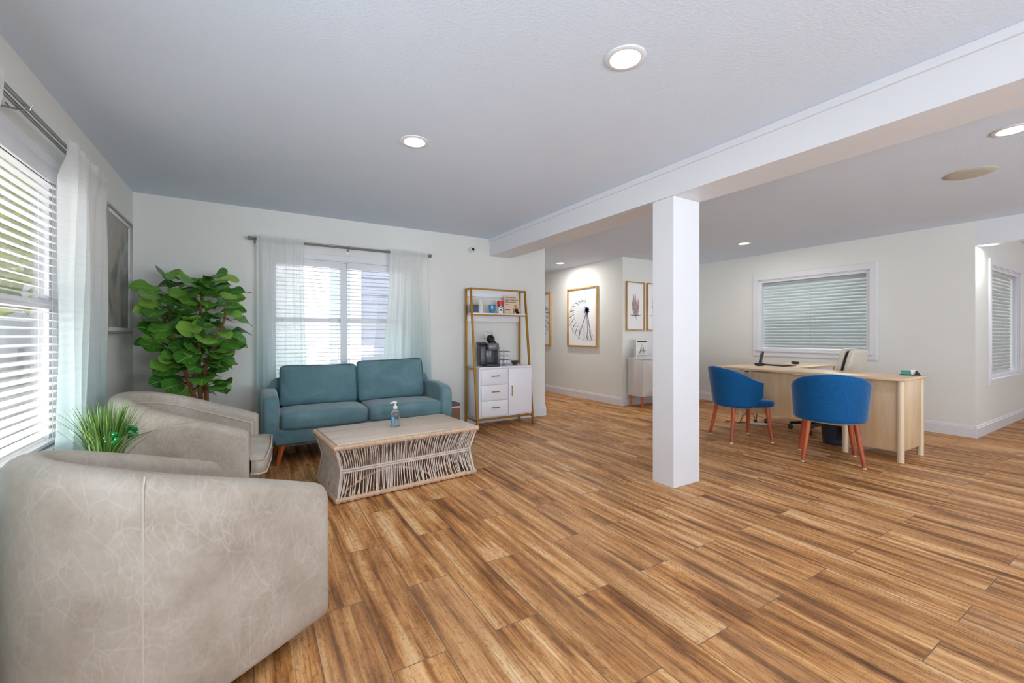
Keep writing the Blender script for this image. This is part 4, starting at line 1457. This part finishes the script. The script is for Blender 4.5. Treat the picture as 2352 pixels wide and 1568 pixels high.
MB().lathe([(0.018, 0.0), (0.018, 0.0055), (0.014, 0.007)], 22, mtx=mt).build('emblem', 'navy', t)
mt = FACE @ Matrix.Translation((0.004, -0.0385, 0.096)) @ Matrix.Rotation(R(-20), 4, 'Y') @ Matrix.Diagonal((1.5, 1, 0.55, 1)) @ RXm
MB().lathe([(0.009, 0.0), (0.009, 0.0065)], 18, mtx=mt).build('emblem_swoosh', 'ceramic', t)
mt = FACE @ Matrix.Translation((0.008, -0.034, 0.045)) @ RXm
MB().lathe([(0.012, 0.0), (0.012, 0.0045)], 18, mtx=mt).build('emblem_dot', 'brown_ink', t)

t = thing('brochure_stand', 'beige coffee leaflet in an acrylic stand on the gold shelf', 'leaflet', (2.975, SYM - 0.005, ZS + 0.001), R(-8))
tilt = Matrix.Rotation(R(-8), 4, 'X')
MB().box(-0.112, 0.112, 0.0, 0.003, 0.004, 0.25, 0.0, mtx=tilt).build('leaflet', 'beige', t, smooth=False)
MB().box(-0.116, 0.116, -0.03, 0.045, 0.0, 0.003, 0.001).build('stand_foot', 'sanitizer', t)
def text(body, size, loc, mat, parent, mtx=None, name='lettering', bold=0.0):
    c = bpy.data.curves.new(name, 'FONT')
    c.body = body
    c.size = size
    c.extrude = 0.0003
    c.offset = bold
    tmp = bpy.data.objects.new(name, c)
    COL.objects.link(tmp)
    dg = bpy.context.evaluated_depsgraph_get()
    me = bpy.data.meshes.new_from_object(tmp.evaluated_get(dg))
    bpy.data.objects.remove(tmp)
    me.materials.clear()
    me.materials.append(M[mat])
    o = bpy.data.objects.new(name, me)
    COL.objects.link(o)
    o.parent = parent
    m = Matrix.Translation(loc) @ Matrix.Rotation(R(90), 4, 'X')
    if mtx is not None:
        m = mtx @ m
    o.matrix_local = m
    return o
text('GOOD MORNING', 0.020, (-0.100, -0.0015, 0.215), 'brown_ink', t, tilt)
text('START YOUR DAY', 0.0235, (-0.100, -0.0015, 0.180), 'brown_ink', t, tilt, bold=0.0006)
text('WITH A GOOD', 0.0235, (-0.100, -0.0015, 0.152), 'brown_ink', t, tilt, bold=0.0006)
text('coffee', 0.024, (-0.100, -0.0015, 0.124), 'brown_ink', t, tilt)
MB().box(-0.100, -0.025, -0.0015, 0.0, 0.048, 0.062, mtx=tilt).build('printed_bar', 'brown_ink', t, smooth=False)
pic = MB()
for (cx, cz, rx, rz) in ((0.062, 0.045, 0.030, 0.030), (0.082, 0.02, 0.026, 0.014), (0.072, 0.02, 0.02, 0.016)):
    vs = [(cx + rx * math.cos(a), -0.0015, cz + rz * math.sin(a)) for a in [2 * PI * k / 16 for k in range(16)]]
    pic.add([tilt @ Vector(p) for p in vs], [tuple(range(16))])
pic.build('printed_cup', 'ink_black', t, smooth=False)
pic = MB()
for (cx, cz, rx, rz) in ((0.055, 0.105, 0.024, 0.022), (0.024, 0.045, 0.014, 0.04), (0.088, 0.075, 0.014, 0.02)):
    vs = [(cx + rx * math.cos(a), -0.0012, cz + rz * math.sin(a)) for a in [2 * PI * k / 16 for k in range(16)]]
    pic.add([tilt @ Vector(p) for p in vs], [tuple(range(16))])
pic.build('printed_foam', 'gold_frame', t, smooth=False)

# things on the cabinet
CY = 4.82
t = thing('coffee_maker', 'dark grey single-serve coffee maker with its lid open on the cabinet', 'coffee maker', (2.565, CY, ZCB + 0.001), R(-8))
MB().box(-0.055, 0.12, -0.13, 0.11, 0.0, 0.035, 0.012, 3).build('base', 'charcoal', t)
b = MB()
b.box(-0.04, 0.12, 0.02, 0.11, 0.03, 0.27, 0.02, 3)
b.box(-0.03, 0.118, -0.10, 0.05, 0.20, 0.295, 0.022, 3)
b.box(0.095, 0.12, -0.10, 0.05, 0.03, 0.25, 0.010, 3)
b.build('body', 'grey_plastic', t)
MB().superbox((-0.085, 0.01, 0.145), (0.043, 0.085, 0.135), 7, 6).build('water_tank', 'charcoal', t)
MB().superbox((-0.085, 0.01, 0.285), (0.046, 0.088, 0.018), 6, 5).build('tank_lid', 'black', t)
MB().lathe([(0.045, 0.0), (0.052, 0.01), (0.052, 0.03), (0.035, 0.045)], 24, c=(0.05, -0.03, 0.275)).build('brew_head', 'black', t)
mt = Matrix.Translation((0.035, 0.03, 0.335)) @ Matrix.Rotation(R(62), 4, 'X') @ Matrix.Rotation(R(14), 4, 'Y')
lid = MB().lathe([(0.050, 0.0), (0.055, 0.012), (0.050, 0.045), (0.030, 0.055)], 24, mtx=mt).build('lid', 'black', t)
MB().tube([(0.02 + 0.056 * math.cos(R(215 - 11 * k)), 0.035 - 0.0012 * k, 0.372 + 0.066 * math.sin(R(215 - 11 * k))) for k in range(21)], 0.007, 8).build('lid_handle', 'steel', lid)
MB().box(-0.01, 0.085, -0.125, -0.02, 0.035, 0.045, 0.004).build('drip_tray', 'black', t)

t = thing('pod_carousel', 'chrome wire coffee pod carousel beside the coffee maker', 'pod holder', (2.80, CY, ZCB + 0.001))
w = MB()
w.lathe([(0.03, 0.0), (0.03, 0.006), (0.006, 0.010), (0.004, 0.215), (0.0, 0.225)], 12)
for z in (0.075, 0.125, 0.185):
    for k in range(6):
        a = k * PI / 3 + 0.3
        cx, cy = 0.062 * math.cos(a), 0.062 * math.sin(a)
        pts = [(cx + 0.021 * math.cos(b), cy + 0.021 * math.sin(b), z) for b in [2 * PI * j / 12 for j in range(12)]]
        w.tube(pts, 0.0022, 5, closed=True)
        w.tube([(0, 0, z), (cx * 0.66, cy * 0.66, z)], 0.0016, 5)
w.build('wire_frame', 'wire', t)
pods = []
for k in range(6):
    a = k * PI / 3 + 0.3
    pods.append((0.062 * math.cos(a), 0.062 * math.sin(a), 0.034, 'lowest ring, spot %d' % k))
names = ['front', 'front left', 'left', 'rear', 'rear right', 'right']
first = None
def make_pod(x, y, z):
    global first
    loc = (2.80 + x, CY + y, ZCB + 0.001 + z)
    lab = 'small white coffee pod with navy foil in the chrome carousel'
    if first is None:
        first = thing('coffee_pod', lab, 'coffee pod', loc, 0, 'coffee pods in the chrome carousel')
        MB().lathe([(0.015, 0.0), (0.0195, 0.040)], 16).build('cup', 'pod_white', first)
        MB().lathe([(0.0225, 0.041), (0.0225, 0.043), (0.016, 0.0445)], 16).build('foil_lid', 'pod_blue', first)
    else:
        copy_thing(first, loc, 0, lab, 'coffee pods in the chrome carousel')
for x, y, z, _ in pods:
    make_pod(x, y, z)
make_pod(0.062 * math.cos(4 * PI / 3 + 0.3), 0.062 * math.sin(4 * PI / 3 + 0.3), 0.084)
o = MB().lathe([(0.020, 0.0), (0.026, 0.003), (0.045, 0.03), (0.056, 0.058), (0.053, 0.058), (0.042, 0.032), (0.022, 0.008), (0.0, 0.006)], 30, c=(0, 0, 0), cap=False).build('bowl', 'bowl', loc=(2.97, CY, ZCB + 0.001))
tag(o, 'small dark brown bowl on the white cabinet by the gold post', 'bowl')

# ------------------------------------------------------------------ passage: framed shells, feathers, console
def shell_print(loc, label, flip=1):
    t = thing('framed_shell_print', label, 'picture', loc, R(-90), 'gold framed seashell prints')
    hw, h = 0.41, 1.085
    frame_mb(hw, h, 0.026, 0.04).build('frame', 'gold_frame', t)
    MB().box(-hw + 0.02, hw - 0.02, -0.012, -0.003, 0.02, h - 0.02).build('paper', 'paper', t, smooth=False)
    cx, cz = 0.13 * flip, 0.66
    rr = random.Random(5)
    a_, b_, n_ = MB(), MB(), MB()
    N = 30
    for i in range(N):
        f = i / (N - 1)
        ang = R(105) + f * R(185)
        L = 0.20 + 0.36 * sstep(0, 0.55, f) - 0.02 * f
        if f > 0.8: L -= 0.02
        pts = []
        for k in range(9):
            s = 0.08 + 0.92 * k / 8
            a = ang + 0.35 * (s - 1) * (s)
            pts.append((cx + flip * L * s * math.cos(a), cz + L * s * math.sin(a)))
        ribbon(a_, pts, [0.003 + 0.007 * (k / 8) for k in range(9)], -0.0135)
        if i % 2 == 0:
            ribbon(b_, pts[5:], [0.008, 0.016, 0.022, 0.012], -0.0138)
    rim = []
    for i in range(41):
        f = i / 40
        ang = R(105) + f * R(185)
        L = 0.20 + 0.36 * sstep(0, 0.55, f) - 0.02 * f + 0.012 * math.sin(f * 60)
        rim.append((cx + flip * L * math.cos(ang), cz + L * math.sin(ang)))
    ribbon(b_, rim, 0.006, -0.0139)
    for dx in (-0.20, 0.02, 0.10):
        pts = [(cx, cz), (cx + flip * dx * 0.25, cz - 0.12), (cx + flip * dx * 0.75, cz - 0.32), (cx + flip * dx * 1.2, cz - 0.53)]
        ribbon(b_, pts, [0.034, 0.020, 0.014, 0.010], -0.0142)
    for k in range(9):
        a = k * 2 * PI / 9
        L = rr.uniform(0.04, 0.085)
        ribbon(n_, [(cx, cz), (cx + L * 0.5 * math.cos(a), cz + L * 0.5 * math.sin(a)), (cx + L * math.cos(a + 0.3), cz + L * math.sin(a + 0.3))], [0.05, 0.035, 0.008], -0.0146)
    a_.build('pale_strokes', 'ink_lt', t, smooth=False)
    b_.build('grey_strokes', 'ink', t, smooth=False)
    n_.build('navy_heart', 'ink_navy', t, smooth=False)
shell_print((XHR, 6.02, 0.945), 'gold framed seashell print seen whole on the passage wall')
shell_print((XHR, 7.38, 0.945), 'gold framed seashell print partly hidden by the back wall end', -1)

def feather_print(loc, label, seed):
    t = thing('framed_feather_print', label, 'picture', loc, 0, 'narrow gold framed feather prints')
    hw, h = 0.215, 0.81
    frame_mb(hw, h, 0.018, 0.035).build('frame', 'gold_frame', t)
    MB().box(-hw + 0.014, hw - 0.014, -0.012, -0.003, 0.014, h - 0.014).build('paper', 'paper', t, smooth=False)
    rr = random.Random(seed)
    a_, b_ = MB(), MB()
    for i in range(46):
        f = rr.uniform(-1, 1)
        z0 = 0.22 + 0.10 * rr.random()
        L = (0.36 - 0.20 * abs(f) ** 1.5) * rr.uniform(0.75, 1.0)
        a = R(90) - f * R(52)
        pts = []
        for k in range(6):
            s = k / 5
            aa = a + f * 0.35 * s
            pts.append((0.01 + L * s * math.cos(aa), z0 + L * s * math.sin(aa)))
        ribbon(a_ if i % 3 else b_, pts, [0.004, 0.008, 0.012, 0.010, 0.006, 0.001], -0.0135 - 0.00002 * i)
    for f in (-1, -0.6, 0.6, 1):
        ribbon(b_, [(0.01, 0.25), (0.01 + f * 0.09, 0.27 - 0.02 * abs(f)), (0.01 + f * 0.14, 0.27)], [0.01, 0.012, 0.002], -0.0150)
    ribbon(b_, [(0.01, 0.56), (0.008, 0.3), (0.03, 0.17)], [0.002, 0.007, 0.005], -0.0152)
    a_.build('rose_strokes', 'ink_rose', t, smooth=False)
    b_.build('dark_strokes', 'ink_pinkgrey', t, smooth=False)
feather_print((5.447, YB, 1.235), 'narrow gold framed feather print nearest the passage corner', 2)
feather_print((5.94, YB, 1.235), 'narrow gold framed feather print half hidden behind the column', 9)

t = thing('console_cabinet', 'white faceted console cabinet with orange wooden legs behind the column', 'console', (5.25, 5.0, 0))
CW, CD, CZ0, CZ1 = 1.30, 0.33, 0.178, 0.795
MB().box(0, CW, -CD + 0.02, 0, CZ0, CZ1 - 0.02, 0.003).build('body', 'grey_fabric', t)
MB().box(-0.004, CW + 0.004, -CD - 0.004, 0, CZ1 - 0.02, CZ1, 0.003).build('top', 'white_lac', t)
nd = 4
for k in range(nd):
    x0, x1 = 0.012 + (CW - 0.024) * k / nd, 0.012 + (CW - 0.024) * (k + 1) / nd - 0.004
    z0, z1 = CZ0 + 0.012, CZ1 - 0.03
    yb, yf = -CD + 0.02, -CD - 0.004
    xm, zm = (x0 + x1) / 2, (z0 + z1) / 2
    rid = x1 if k % 2 == 0 else x0
    oth = x0 if k % 2 == 0 else x1
    d = MB()
    za, zb = z0 + (z1 - z0) * 0.26, z0 + (z1 - z0) * 0.74
    rx = x1 - 0.02 if k % 2 == 0 else x0 + 0.02
    vs = [(x0, yb, z0), (x1, yb, z0), (x1, yb, z1), (x0, yb, z1), (x0, yf + 0.018, z0), (x1, yf + 0.018, z0), (x1, yf + 0.018, z1), (x0, yf + 0.018, z1), (rx, yf - 0.014, za), (rx, yf - 0.014, zb)]
    fs = [(0, 1, 2, 3), (0, 4, 5, 1), (2, 6, 7, 3), (1, 5, 6, 2), (3, 7, 4, 0), (4, 8, 5), (7, 6, 9), (4, 7, 9, 8), (5, 8, 9, 6)]
    d.add(vs, fs)
    do = d.build('door', 'facet_a', t, smooth=False)
    MB().tube([(rx, yf - 0.016, za + 0.02), (rx, yf - 0.016, zb - 0.02)], 0.004, 6).build('handle', 'gold', do)
for x in (0.04, CW - 0.04):
    for y in (-0.04, -CD + 0.055):
        MB().tube([(x, y, CZ0), (x, y, 0)], [0.020, 0.013], 12).build('leg', 'orange_wood', t)

t = thing('tabletop_sign', 'small white tabletop sign with black line drawing on the console', 'sign', (5.385, 4.83, CZ1 + 0.001), R(-20))
MB().box(-0.103, 0.103, -0.02, 0.06, 0, 0.285, 0.004).build('block', 'ceramic', t)
lt = MB()
lt.box(-0.082, 0.082, -0.0215, -0.0195, 0.252, 0.268)
lt.box(-0.082, 0.082, -0.0215, -0.0195, 0.020, 0.032)
lt.build('black_bars', 'ink_black', t, smooth=False)
ln = MB()
for pts in ([(-0.055, 0.06), (-0.03, 0.10), (0.0, 0.115), (0.03, 0.105), (0.06, 0.115), (0.062, 0.095), (0.02, 0.07), (-0.02, 0.055), (-0.06, 0.055)],
            [(-0.03, 0.10), (-0.02, 0.16), (0.0, 0.205), (0.022, 0.185), (0.03, 0.14), (0.03, 0.105)],
            [(-0.018, 0.17), (0.004, 0.15), (0.028, 0.165)], [(-0.03, 0.12), (0.0, 0.14), (0.03, 0.125)],
            [(-0.05, 0.085), (-0.02, 0.115), (0.01, 0.095), (0.045, 0.13)], [(-0.045, 0.072), (0.0, 0.09), (0.05, 0.10)]):
    ribbon(ln, pts, 0.005, -0.0212)
for cx, cz in ((-0.045, 0.215), (-0.02, 0.225), (0.018, 0.235), (0.05, 0.125), (-0.055, 0.2)):
    ribbon(ln, [(cx - 0.004, cz), (cx + 0.004, cz)], 0.008, -0.0212)
ln.build('line_drawing', 'ink_black', t, smooth=False)

# ------------------------------------------------------------------ reception desk
t = thing('reception_desk', 'light maple L-shaped reception desk in front of the interior window', 'desk', (5.0, 1.45, 0))
DZ = 0.768
DL, DD = 1.83, 0.56
tp = MB()
tp.box(-0.02, DD, -0.015, DL, DZ - 0.026, DZ, 0.004)
tp.build('desktop', 'maple', t)
MB().box(DD + 0.001, 1.72, 1.16, 1.76, DZ - 0.028, DZ - 0.002, 0.004).build('return_top', 'maple', t)
for i, (x, y) in enumerate(((0.025, 0.03), (DD - 0.04, 0.03), (0.025, 0.455), (0.025, 1.62), (DD - 0.04, 1.80))):
    MB().tube([(x, y, 0), (x, y, DZ - 0.026)], 0.026 if i < 3 else 0.022, 14).build('leg', 'maple_post', t)
for x, y in ((1.68, 1.20), (1.68, 1.72)):
    MB().tube([(x, y, 0), (x, y, DZ - 0.028)], 0.022, 14).build('leg', 'maple_post', t)
MB().box(0.02, DD - 0.04, 0.018, 0.036, 0.10, DZ - 0.026, 0.002).build('end_panel', 'maple_v', t)
ped = MB().box(0.045, DD - 0.04, 0.04, 0.445, 0.09, DZ - 0.027, 0.003).build('pedestal', 'maple_v', t)
for z0, z1 in ((0.11, 0.39), (0.395, 0.56), (0.565, 0.73)):
    dr = MB().box(DD - 0.04, DD - 0.022, 0.05, 0.435, z0, z1, 0.002).build('drawer', 'maple_v', ped)
MB().box(0.035, 0.053, 0.47, 1.60, 0.245, DZ - 0.04, 0.002).build('modesty_panel', 'maple_v', t)
MB().box(0.60, 1.66, 1.73, 1.748, 0.25, DZ - 0.03, 0.002).build('return_panel', 'maple_v', t)
MB().box(0.0335, 0.036, 1.40, 1.54, 0.712, 0.732).build('asset_sticker', 'paper', t, smooth=False)
MB().box(0.0325, 0.0345, 1.42, 1.47, 0.716, 0.728).build('sticker_print', 'navy', t, smooth=False)

def wz(dx, dy):
    return (5.0 + dx, 1.45 + dy)
# cordless phone in its cradle
t = thing('cordless_phone', 'black cordless phone upright in its cradle on the desk', 'phone', (5.53, 3.02, DZ + 0.001), R(-110))
MB().superbox((0, 0, 0.018), (0.045, 0.05, 0.018), 4, 6).build('cradle', 'black', t)
mt = Matrix.Translation((0, 0.008, 0.022)) @ Matrix.Rotation(R(-14), 4, 'X')
MB().box(-0.022, 0.022, -0.011, 0.011, 0.0, 0.165, 0.009, 3, mtx=mt).build('handset', 'charcoal', t)
t = thing('laptop', 'thin closed silver laptop lying on the desk return', 'laptop', (5.78, 2.93, DZ + 0.001), R(80))
MB().box(-0.17, 0.17, -0.12, 0.12, 0.004, 0.013, 0.004).build('base', 'charcoal', t)
MB().box(-0.17, 0.17, -0.12, 0.12, 0.0135, 0.020, 0.003).build('lid', 'mat_silver', t)
o = MB().superbox((0, 0, 0.018), (0.055, 0.035, 0.02), 2.4, 8).build('computer_mouse', 'black', loc=(6.28, 2.95, DZ + 0.0), rotz=R(70))
tag(o, 'black computer mouse on the desk return beside the laptop', 'mouse')
t = thing('card_holder', 'small black card holder with green business cards on the desk end', 'card holder', (5.472, 1.545, DZ + 0.001), R(-62))
h = MB()
h.box(-0.075, 0.075, -0.03, 0.03, 0, 0.006, 0.002)
h.build('base', 'black', t)
mt = Matrix.Translation((-0.025, 0, 0.006)) @ Matrix.Rotation(R(-30), 4, 'X')
MB().box(-0.036, 0.036, -0.003, 0.004, 0, 0.042, 0.001, mtx=mt).build('green_cards', 'green_card', t)
MB().prism([(0.03, 0.006), (0.075, 0.006), (0.052, 0.045)], 'y', -0.02, 0.02).build('divider', 'black', t)
mt = Matrix.Translation((0.030, 0, 0.006)) @ Matrix.Rotation(R(-18), 4, 'X')
MB().box(-0.02, 0.012, -0.006, 0.006, 0, 0.045, 0.001, mtx=mt).build('white_cards', 'paper', t)

# waste bin under desk
t = thing('waste_bin', 'dark blue-grey round waste bin under the reception desk', 'bin', (5.33, 2.12, 0))
MB().lathe([(0.095, 0.0), (0.10, 0.004), (0.125, 0.27), (0.130, 0.275), (0.130, 0.283), (0.121, 0.283), (0.096, 0.012), (0.0, 0.01)], 30).build('body', 'bin', t)
# power strip and cables
t = thing('power_strip', 'white power strip with black plugs and cords on the floor under the desk', 'power strip', (5.60, 3.02, 0.0), R(-58))
MB().box(-0.15, 0.10, -0.025, 0.025, 0.002, 0.035, 0.006).build('strip_body', 'ceramic', t)
pl = MB()
pl.box(0.02, 0.09, -0.03, 0.03, 0.034, 0.085, 0.006)
pl.box(-0.10, -0.06, -0.02, 0.02, 0.034, 0.065, 0.006)
pl.build('plug', 'black', t)
cd = MB()
cd.tube([(-0.08, 0, 0.06), (-0.10, 0.0, 0.14), (-0.18, 0.02, 0.15), (-0.24, 0.0, 0.06), (-0.26, -0.03, 0.008), (-0.36, -0.02, 0.006)], 0.004, 7)
cd.tube([(-0.07, 0, 0.06), (-0.06, 0.0, 0.16), (-0.03, 0.01, 0.20), (-0.05, 0.03, 0.25)], 0.004, 7)
cd.tube([(-0.15, 0, 0.018), (-0.25, 0.02, 0.010), (-0.35, 0.05, 0.008), (-0.43, 0.05, 0.008)], 0.005, 7)
cd.build('cord', 'black', t)

# office chair
t = thing('office_chair', 'beige high-back office chair behind the reception desk', 'office chair', (5.80, 2.45, 0), R(90))
bse = MB()
for k in range(5):
    a = 2 * PI * k / 5 + 0.35
    ca, sa = math.cos(a), math.sin(a)
    bse.tube([(0, 0, 0.10), (0.15 * ca, 0.15 * sa, 0.095), (0.30 * ca, 0.30 * sa, 0.075)], [0.026, 0.021, 0.015], 8)
bse.build('star_base', 'black', t)
for k in range(5):
    a = 2 * PI * k / 5 + 0.35
    ca, sa = math.cos(a), math.sin(a)
    c_ = MB()
    for s in (-1, 1):
        c_.tube([(0.30 * ca - sa * s * 0.010, 0.30 * sa + ca * s * 0.010, 0.029), (0.30 * ca - sa * s * 0.026, 0.30 * sa + ca * s * 0.026, 0.029)], 0.029, 14)
    c_.tube([(0.30 * ca, 0.30 * sa, 0.03), (0.30 * ca, 0.30 * sa, 0.08)], 0.009, 8)
    c_.build('caster', 'black', t)
MB().tube([(0, 0, 0.10), (0, 0, 0.40)], 0.025, 12).build('gas_lift', 'black', t)
MB().superbox((0.02, 0, 0.455), (0.25, 0.25, 0.05), 5, 8).build('seat', 'chair_beige', t)
mt = Matrix.Translation((-0.22, 0, 0.50)) @ Matrix.Rotation(R(-13), 4, 'Y')
MB().superbox((0.028, 0, 0.28), (0.028, 0.205, 0.235), 7, 8, None, mt).build('back_cushion', 'chair_beige', t)
MB().superbox((-0.014, 0, 0.26), (0.016, 0.19, 0.235), 9, 6, None, mt).build('back_frame', 'black', t)
MB().superbox((-0.052, 0, 0.27), (0.026, 0.215, 0.250), 8, 8, None, mt).build('back_shell', 'chair_beige', t)
MB().tube([(0.0, 0, 0.41), (-0.18, 0, 0.42), (-0.25, 0, 0.50), (-0.27, 0, 0.62)], 0.022, 10).build('back_support', 'black', t)
for s in (-1, 1):
    MB().tube([(-0.08, s * 0.26, 0.44), (-0.06, s * 0.285, 0.60), (0.0, s * 0.285, 0.645), (0.14, s * 0.285, 0.64)], 0.016, 10).build('armrest', 'black', t)

# ------------------------------------------------------------------ blue visitor chairs (local: faces +x)
def make_blue_chair(loc, rotz, label):
    t = thing('visitor_chair', label, 'chair', loc, rotz, 'royal blue visitor chairs at the reception desk')
    PM = R(112)
    def prof(f, w):
        """f -1..1 round the back, w 0..1 up; mid-surface point"""
        a = f * PM
        af = abs(f)
        zt = 0.815 - 0.035 * sstep(0.0, 0.55, af) - 0.125 * sstep(0.35, 1.0, af)
        zb = 0.375 + 0.120 * sstep(0.70, 1.0, af)
        z = zb + (zt - zb) * w
        g = (z - 0.375) / 0.44 * (1 - 0.75 * sstep(0.6, 1.0, af)) + 0.28 * sstep(0.6, 1.0, af)
        ry = 0.248 + 0.046 * g
        rx = 0.245 + 0.062 * g
        x = -rx * math.cos(a)
        y = ry * math.sin(a) if abs(a) < PI / 2 else math.copysign(ry * (1 - 0.10 * (abs(a) - PI / 2)), a)
        return Vector((x, y, z))
    NU, NV = 48, 12
    thk = 0.030
    mb = MB()
    # closed sheet: outer up, rounded top, inner down
    loops = []
    for i in range(NU + 1):
        f = -1 + 2 * i / NU
        edge = min(1.0, (1 - abs(f)) / 0.035)
        tk = thk * (0.35 + 0.65 * math.sqrt(max(0, 1 - (1 - edge) ** 2)))
        ring = []
        def nrm(w):
            e = 0.004
            a = prof(min(1, f + e), w) - prof(max(-1, f - e), w)
            b = prof(f, min(1, w + 0.02)) - prof(f, max(0, w - 0.02))
            n = a.cross(b)
            return n.normalized()
        for k in range(NV + 1):
            w = 0.03 + 0.94 * k / NV
            ring.append(prof(f, w) + nrm(w) * tk)
        n1 = nrm(0.97)
        ring.append(prof(f, 1.0) + n1 * tk * 0.45)
        ring.append(prof(f, 1.0) - n1 * tk * 0.45)
        for k in range(NV, -1, -1):
            w = 0.03 + 0.94 * k / NV
            ring.append(prof(f, w) - nrm(w) * tk)
        n0 = nrm(0.03)
        ring.append(prof(f, 0.0) - n0 * tk * 0.45)
        ring.append(prof(f, 0.0) + n0 * tk * 0.45)
        loops.append(ring)
    m = len(loops[0])
    vs = [p for r in loops for p in r]
    fs = []
    for i in range(NU):
        for k in range(m):
            k2 = (k + 1) % m
            fs.append((i * m + k, i * m + k2, (i + 1) * m + k2, (i + 1) * m + k))
    fs.append(tuple(range(m)))
    fs.append(tuple(NU * m + k for k in range(m)))
    mb.add(vs, fs)
    mb.build('backrest', 'blue', t, angle=60)
    # top and front welt
    pts = [prof(-1 + 2 * i / 60, 1.0) + Vector((0, 0, 0.0)) for i in range(61)]
    def seatfn(qv):
        x, y = qv.x, qv.y
        crown = 0.35 * (1 - x * x) * (1 - y * y) if qv.z > 0 else 0
        taper = 1.0 - 0.12 * max(0, -x)
        return Vector((x, y * taper, qv.z + crown))
    MB().superbox((0.03, 0, 0.412), (0.265, 0.225, 0.042), 5, 10, seatfn).build('seat', 'blue', t)
    for sx, sy, fx, fyy in ((-0.17, 0.17, -0.228, 0.222), (-0.17, -0.17, -0.228, -0.222), (0.20, 0.17, 0.225, 0.218), (0.20, -0.17, 0.225, -0.218)):
        lg = MB().tube([(sx, sy, 0.385), ((sx + fx) / 2, (sy + fyy) / 2, 0.19), (fx, fyy, 0.012)], [0.022, 0.0195, 0.0145], 14).build('leg', 'red_wood', t)
        MB().lathe([(0.0135, 0.0), (0.0145, 0.003), (0.0145, 0.012)], 12, c=(fx, fyy, 0.0)).build('foot_tip', 'ceramic', lg)
    return t

make_blue_chair((4.678, 2.77, 0), R(-28.5), 'royal blue visitor chair seen from its side, next to the column')
make_blue_chair((4.615, 1.875, 0), R(28), 'royal blue visitor chair seen from behind, before the desk pedestal')

# ------------------------------------------------------------------ outside the windows
o = MB().box(-14, 16, -12, 24, -0.5, -0.35).build('ground_outside', 'concrete', smooth=False)
struct(o, 'pale ground outside the windows', 'ground')
t = thing('neighbour_house', 'pale sided building close outside the back window', 'house', (2.2, 8.2, -0.35))
MB().box(-0.6, 6.0, 0, 3.0, 0, 5.0).build('wall_block', 'siding', t, smooth=False)
MB().box(-0.66, -0.5, -0.06, 0.1, 0, 5.0).build('corner_board', 'trim', t, smooth=False)
mb = MB()
for k in range(30):
    mb.box(-0.5, 1.2, -0.018, 0.0, 0.02 + k * 0.16, 0.155 + k * 0.16)
mb.build('siding_boards', 'siding', t, smooth=False)

def make_tree(loc, label, s=1.0, seed=1):
    rr = random.Random(seed)
    t = thing('tree', label, 'tree', loc, 0, 'trees outside the windows')
    MB().tube([(0, 0, 0), (0.05, 0, 1.2 * s), (0.0, 0.05, 2.4 * s)], [0.12, 0.09, 0.05], 9).build('trunk', 'bark', t)
    f = MB()
    for i in range(1400):
        while True:
            p = Vector((rr.uniform(-1, 1), rr.uniform(-1, 1), rr.uniform(-1, 1)))
            if 0.25 < p.length < 1: break
        c = Vector((p.x * 1.5 * s, p.y * 1.5 * s, 2.7 * s + p.z * 1.5 * s))
        d = Vector((rr.uniform(-1, 1), rr.uniform(-1, 1), rr.uniform(-1, 0.6))).normalized()
        u = d.orthogonal().normalized()
        L, W = 0.22 * s, 0.08 * s
        f.add([c - d * L * 0.5, c + u * W, c + d * L * 0.5, c - u * W], [(0, 1, 2, 3)])
    f.build('foliage', 'tree_leaf', t, smooth=False)
make_tree((-4.6, 12.2, -0.35), 'bright yellow-green tree outside the left window', 1.5, 3)
make_tree((-7.6, 16.5, -0.35), 'bright yellow-green tree further along outside the left window', 1.6, 4)
t = thing('garden_fence', 'white wooden fence outside the left window', 'fence', (-3.9, 8.0, -0.35))
MB().box(-0.03, 0.03, -4.5, 4.5, 0.05, 1.15).build('boards', 'trim', t, smooth=False)
for y in (-4, -2, 0, 2, 4):
    MB().box(0.03, 0.11, y - 0.05, y + 0.05, 0, 1.25).build('post', 'trim', t, smooth=False)
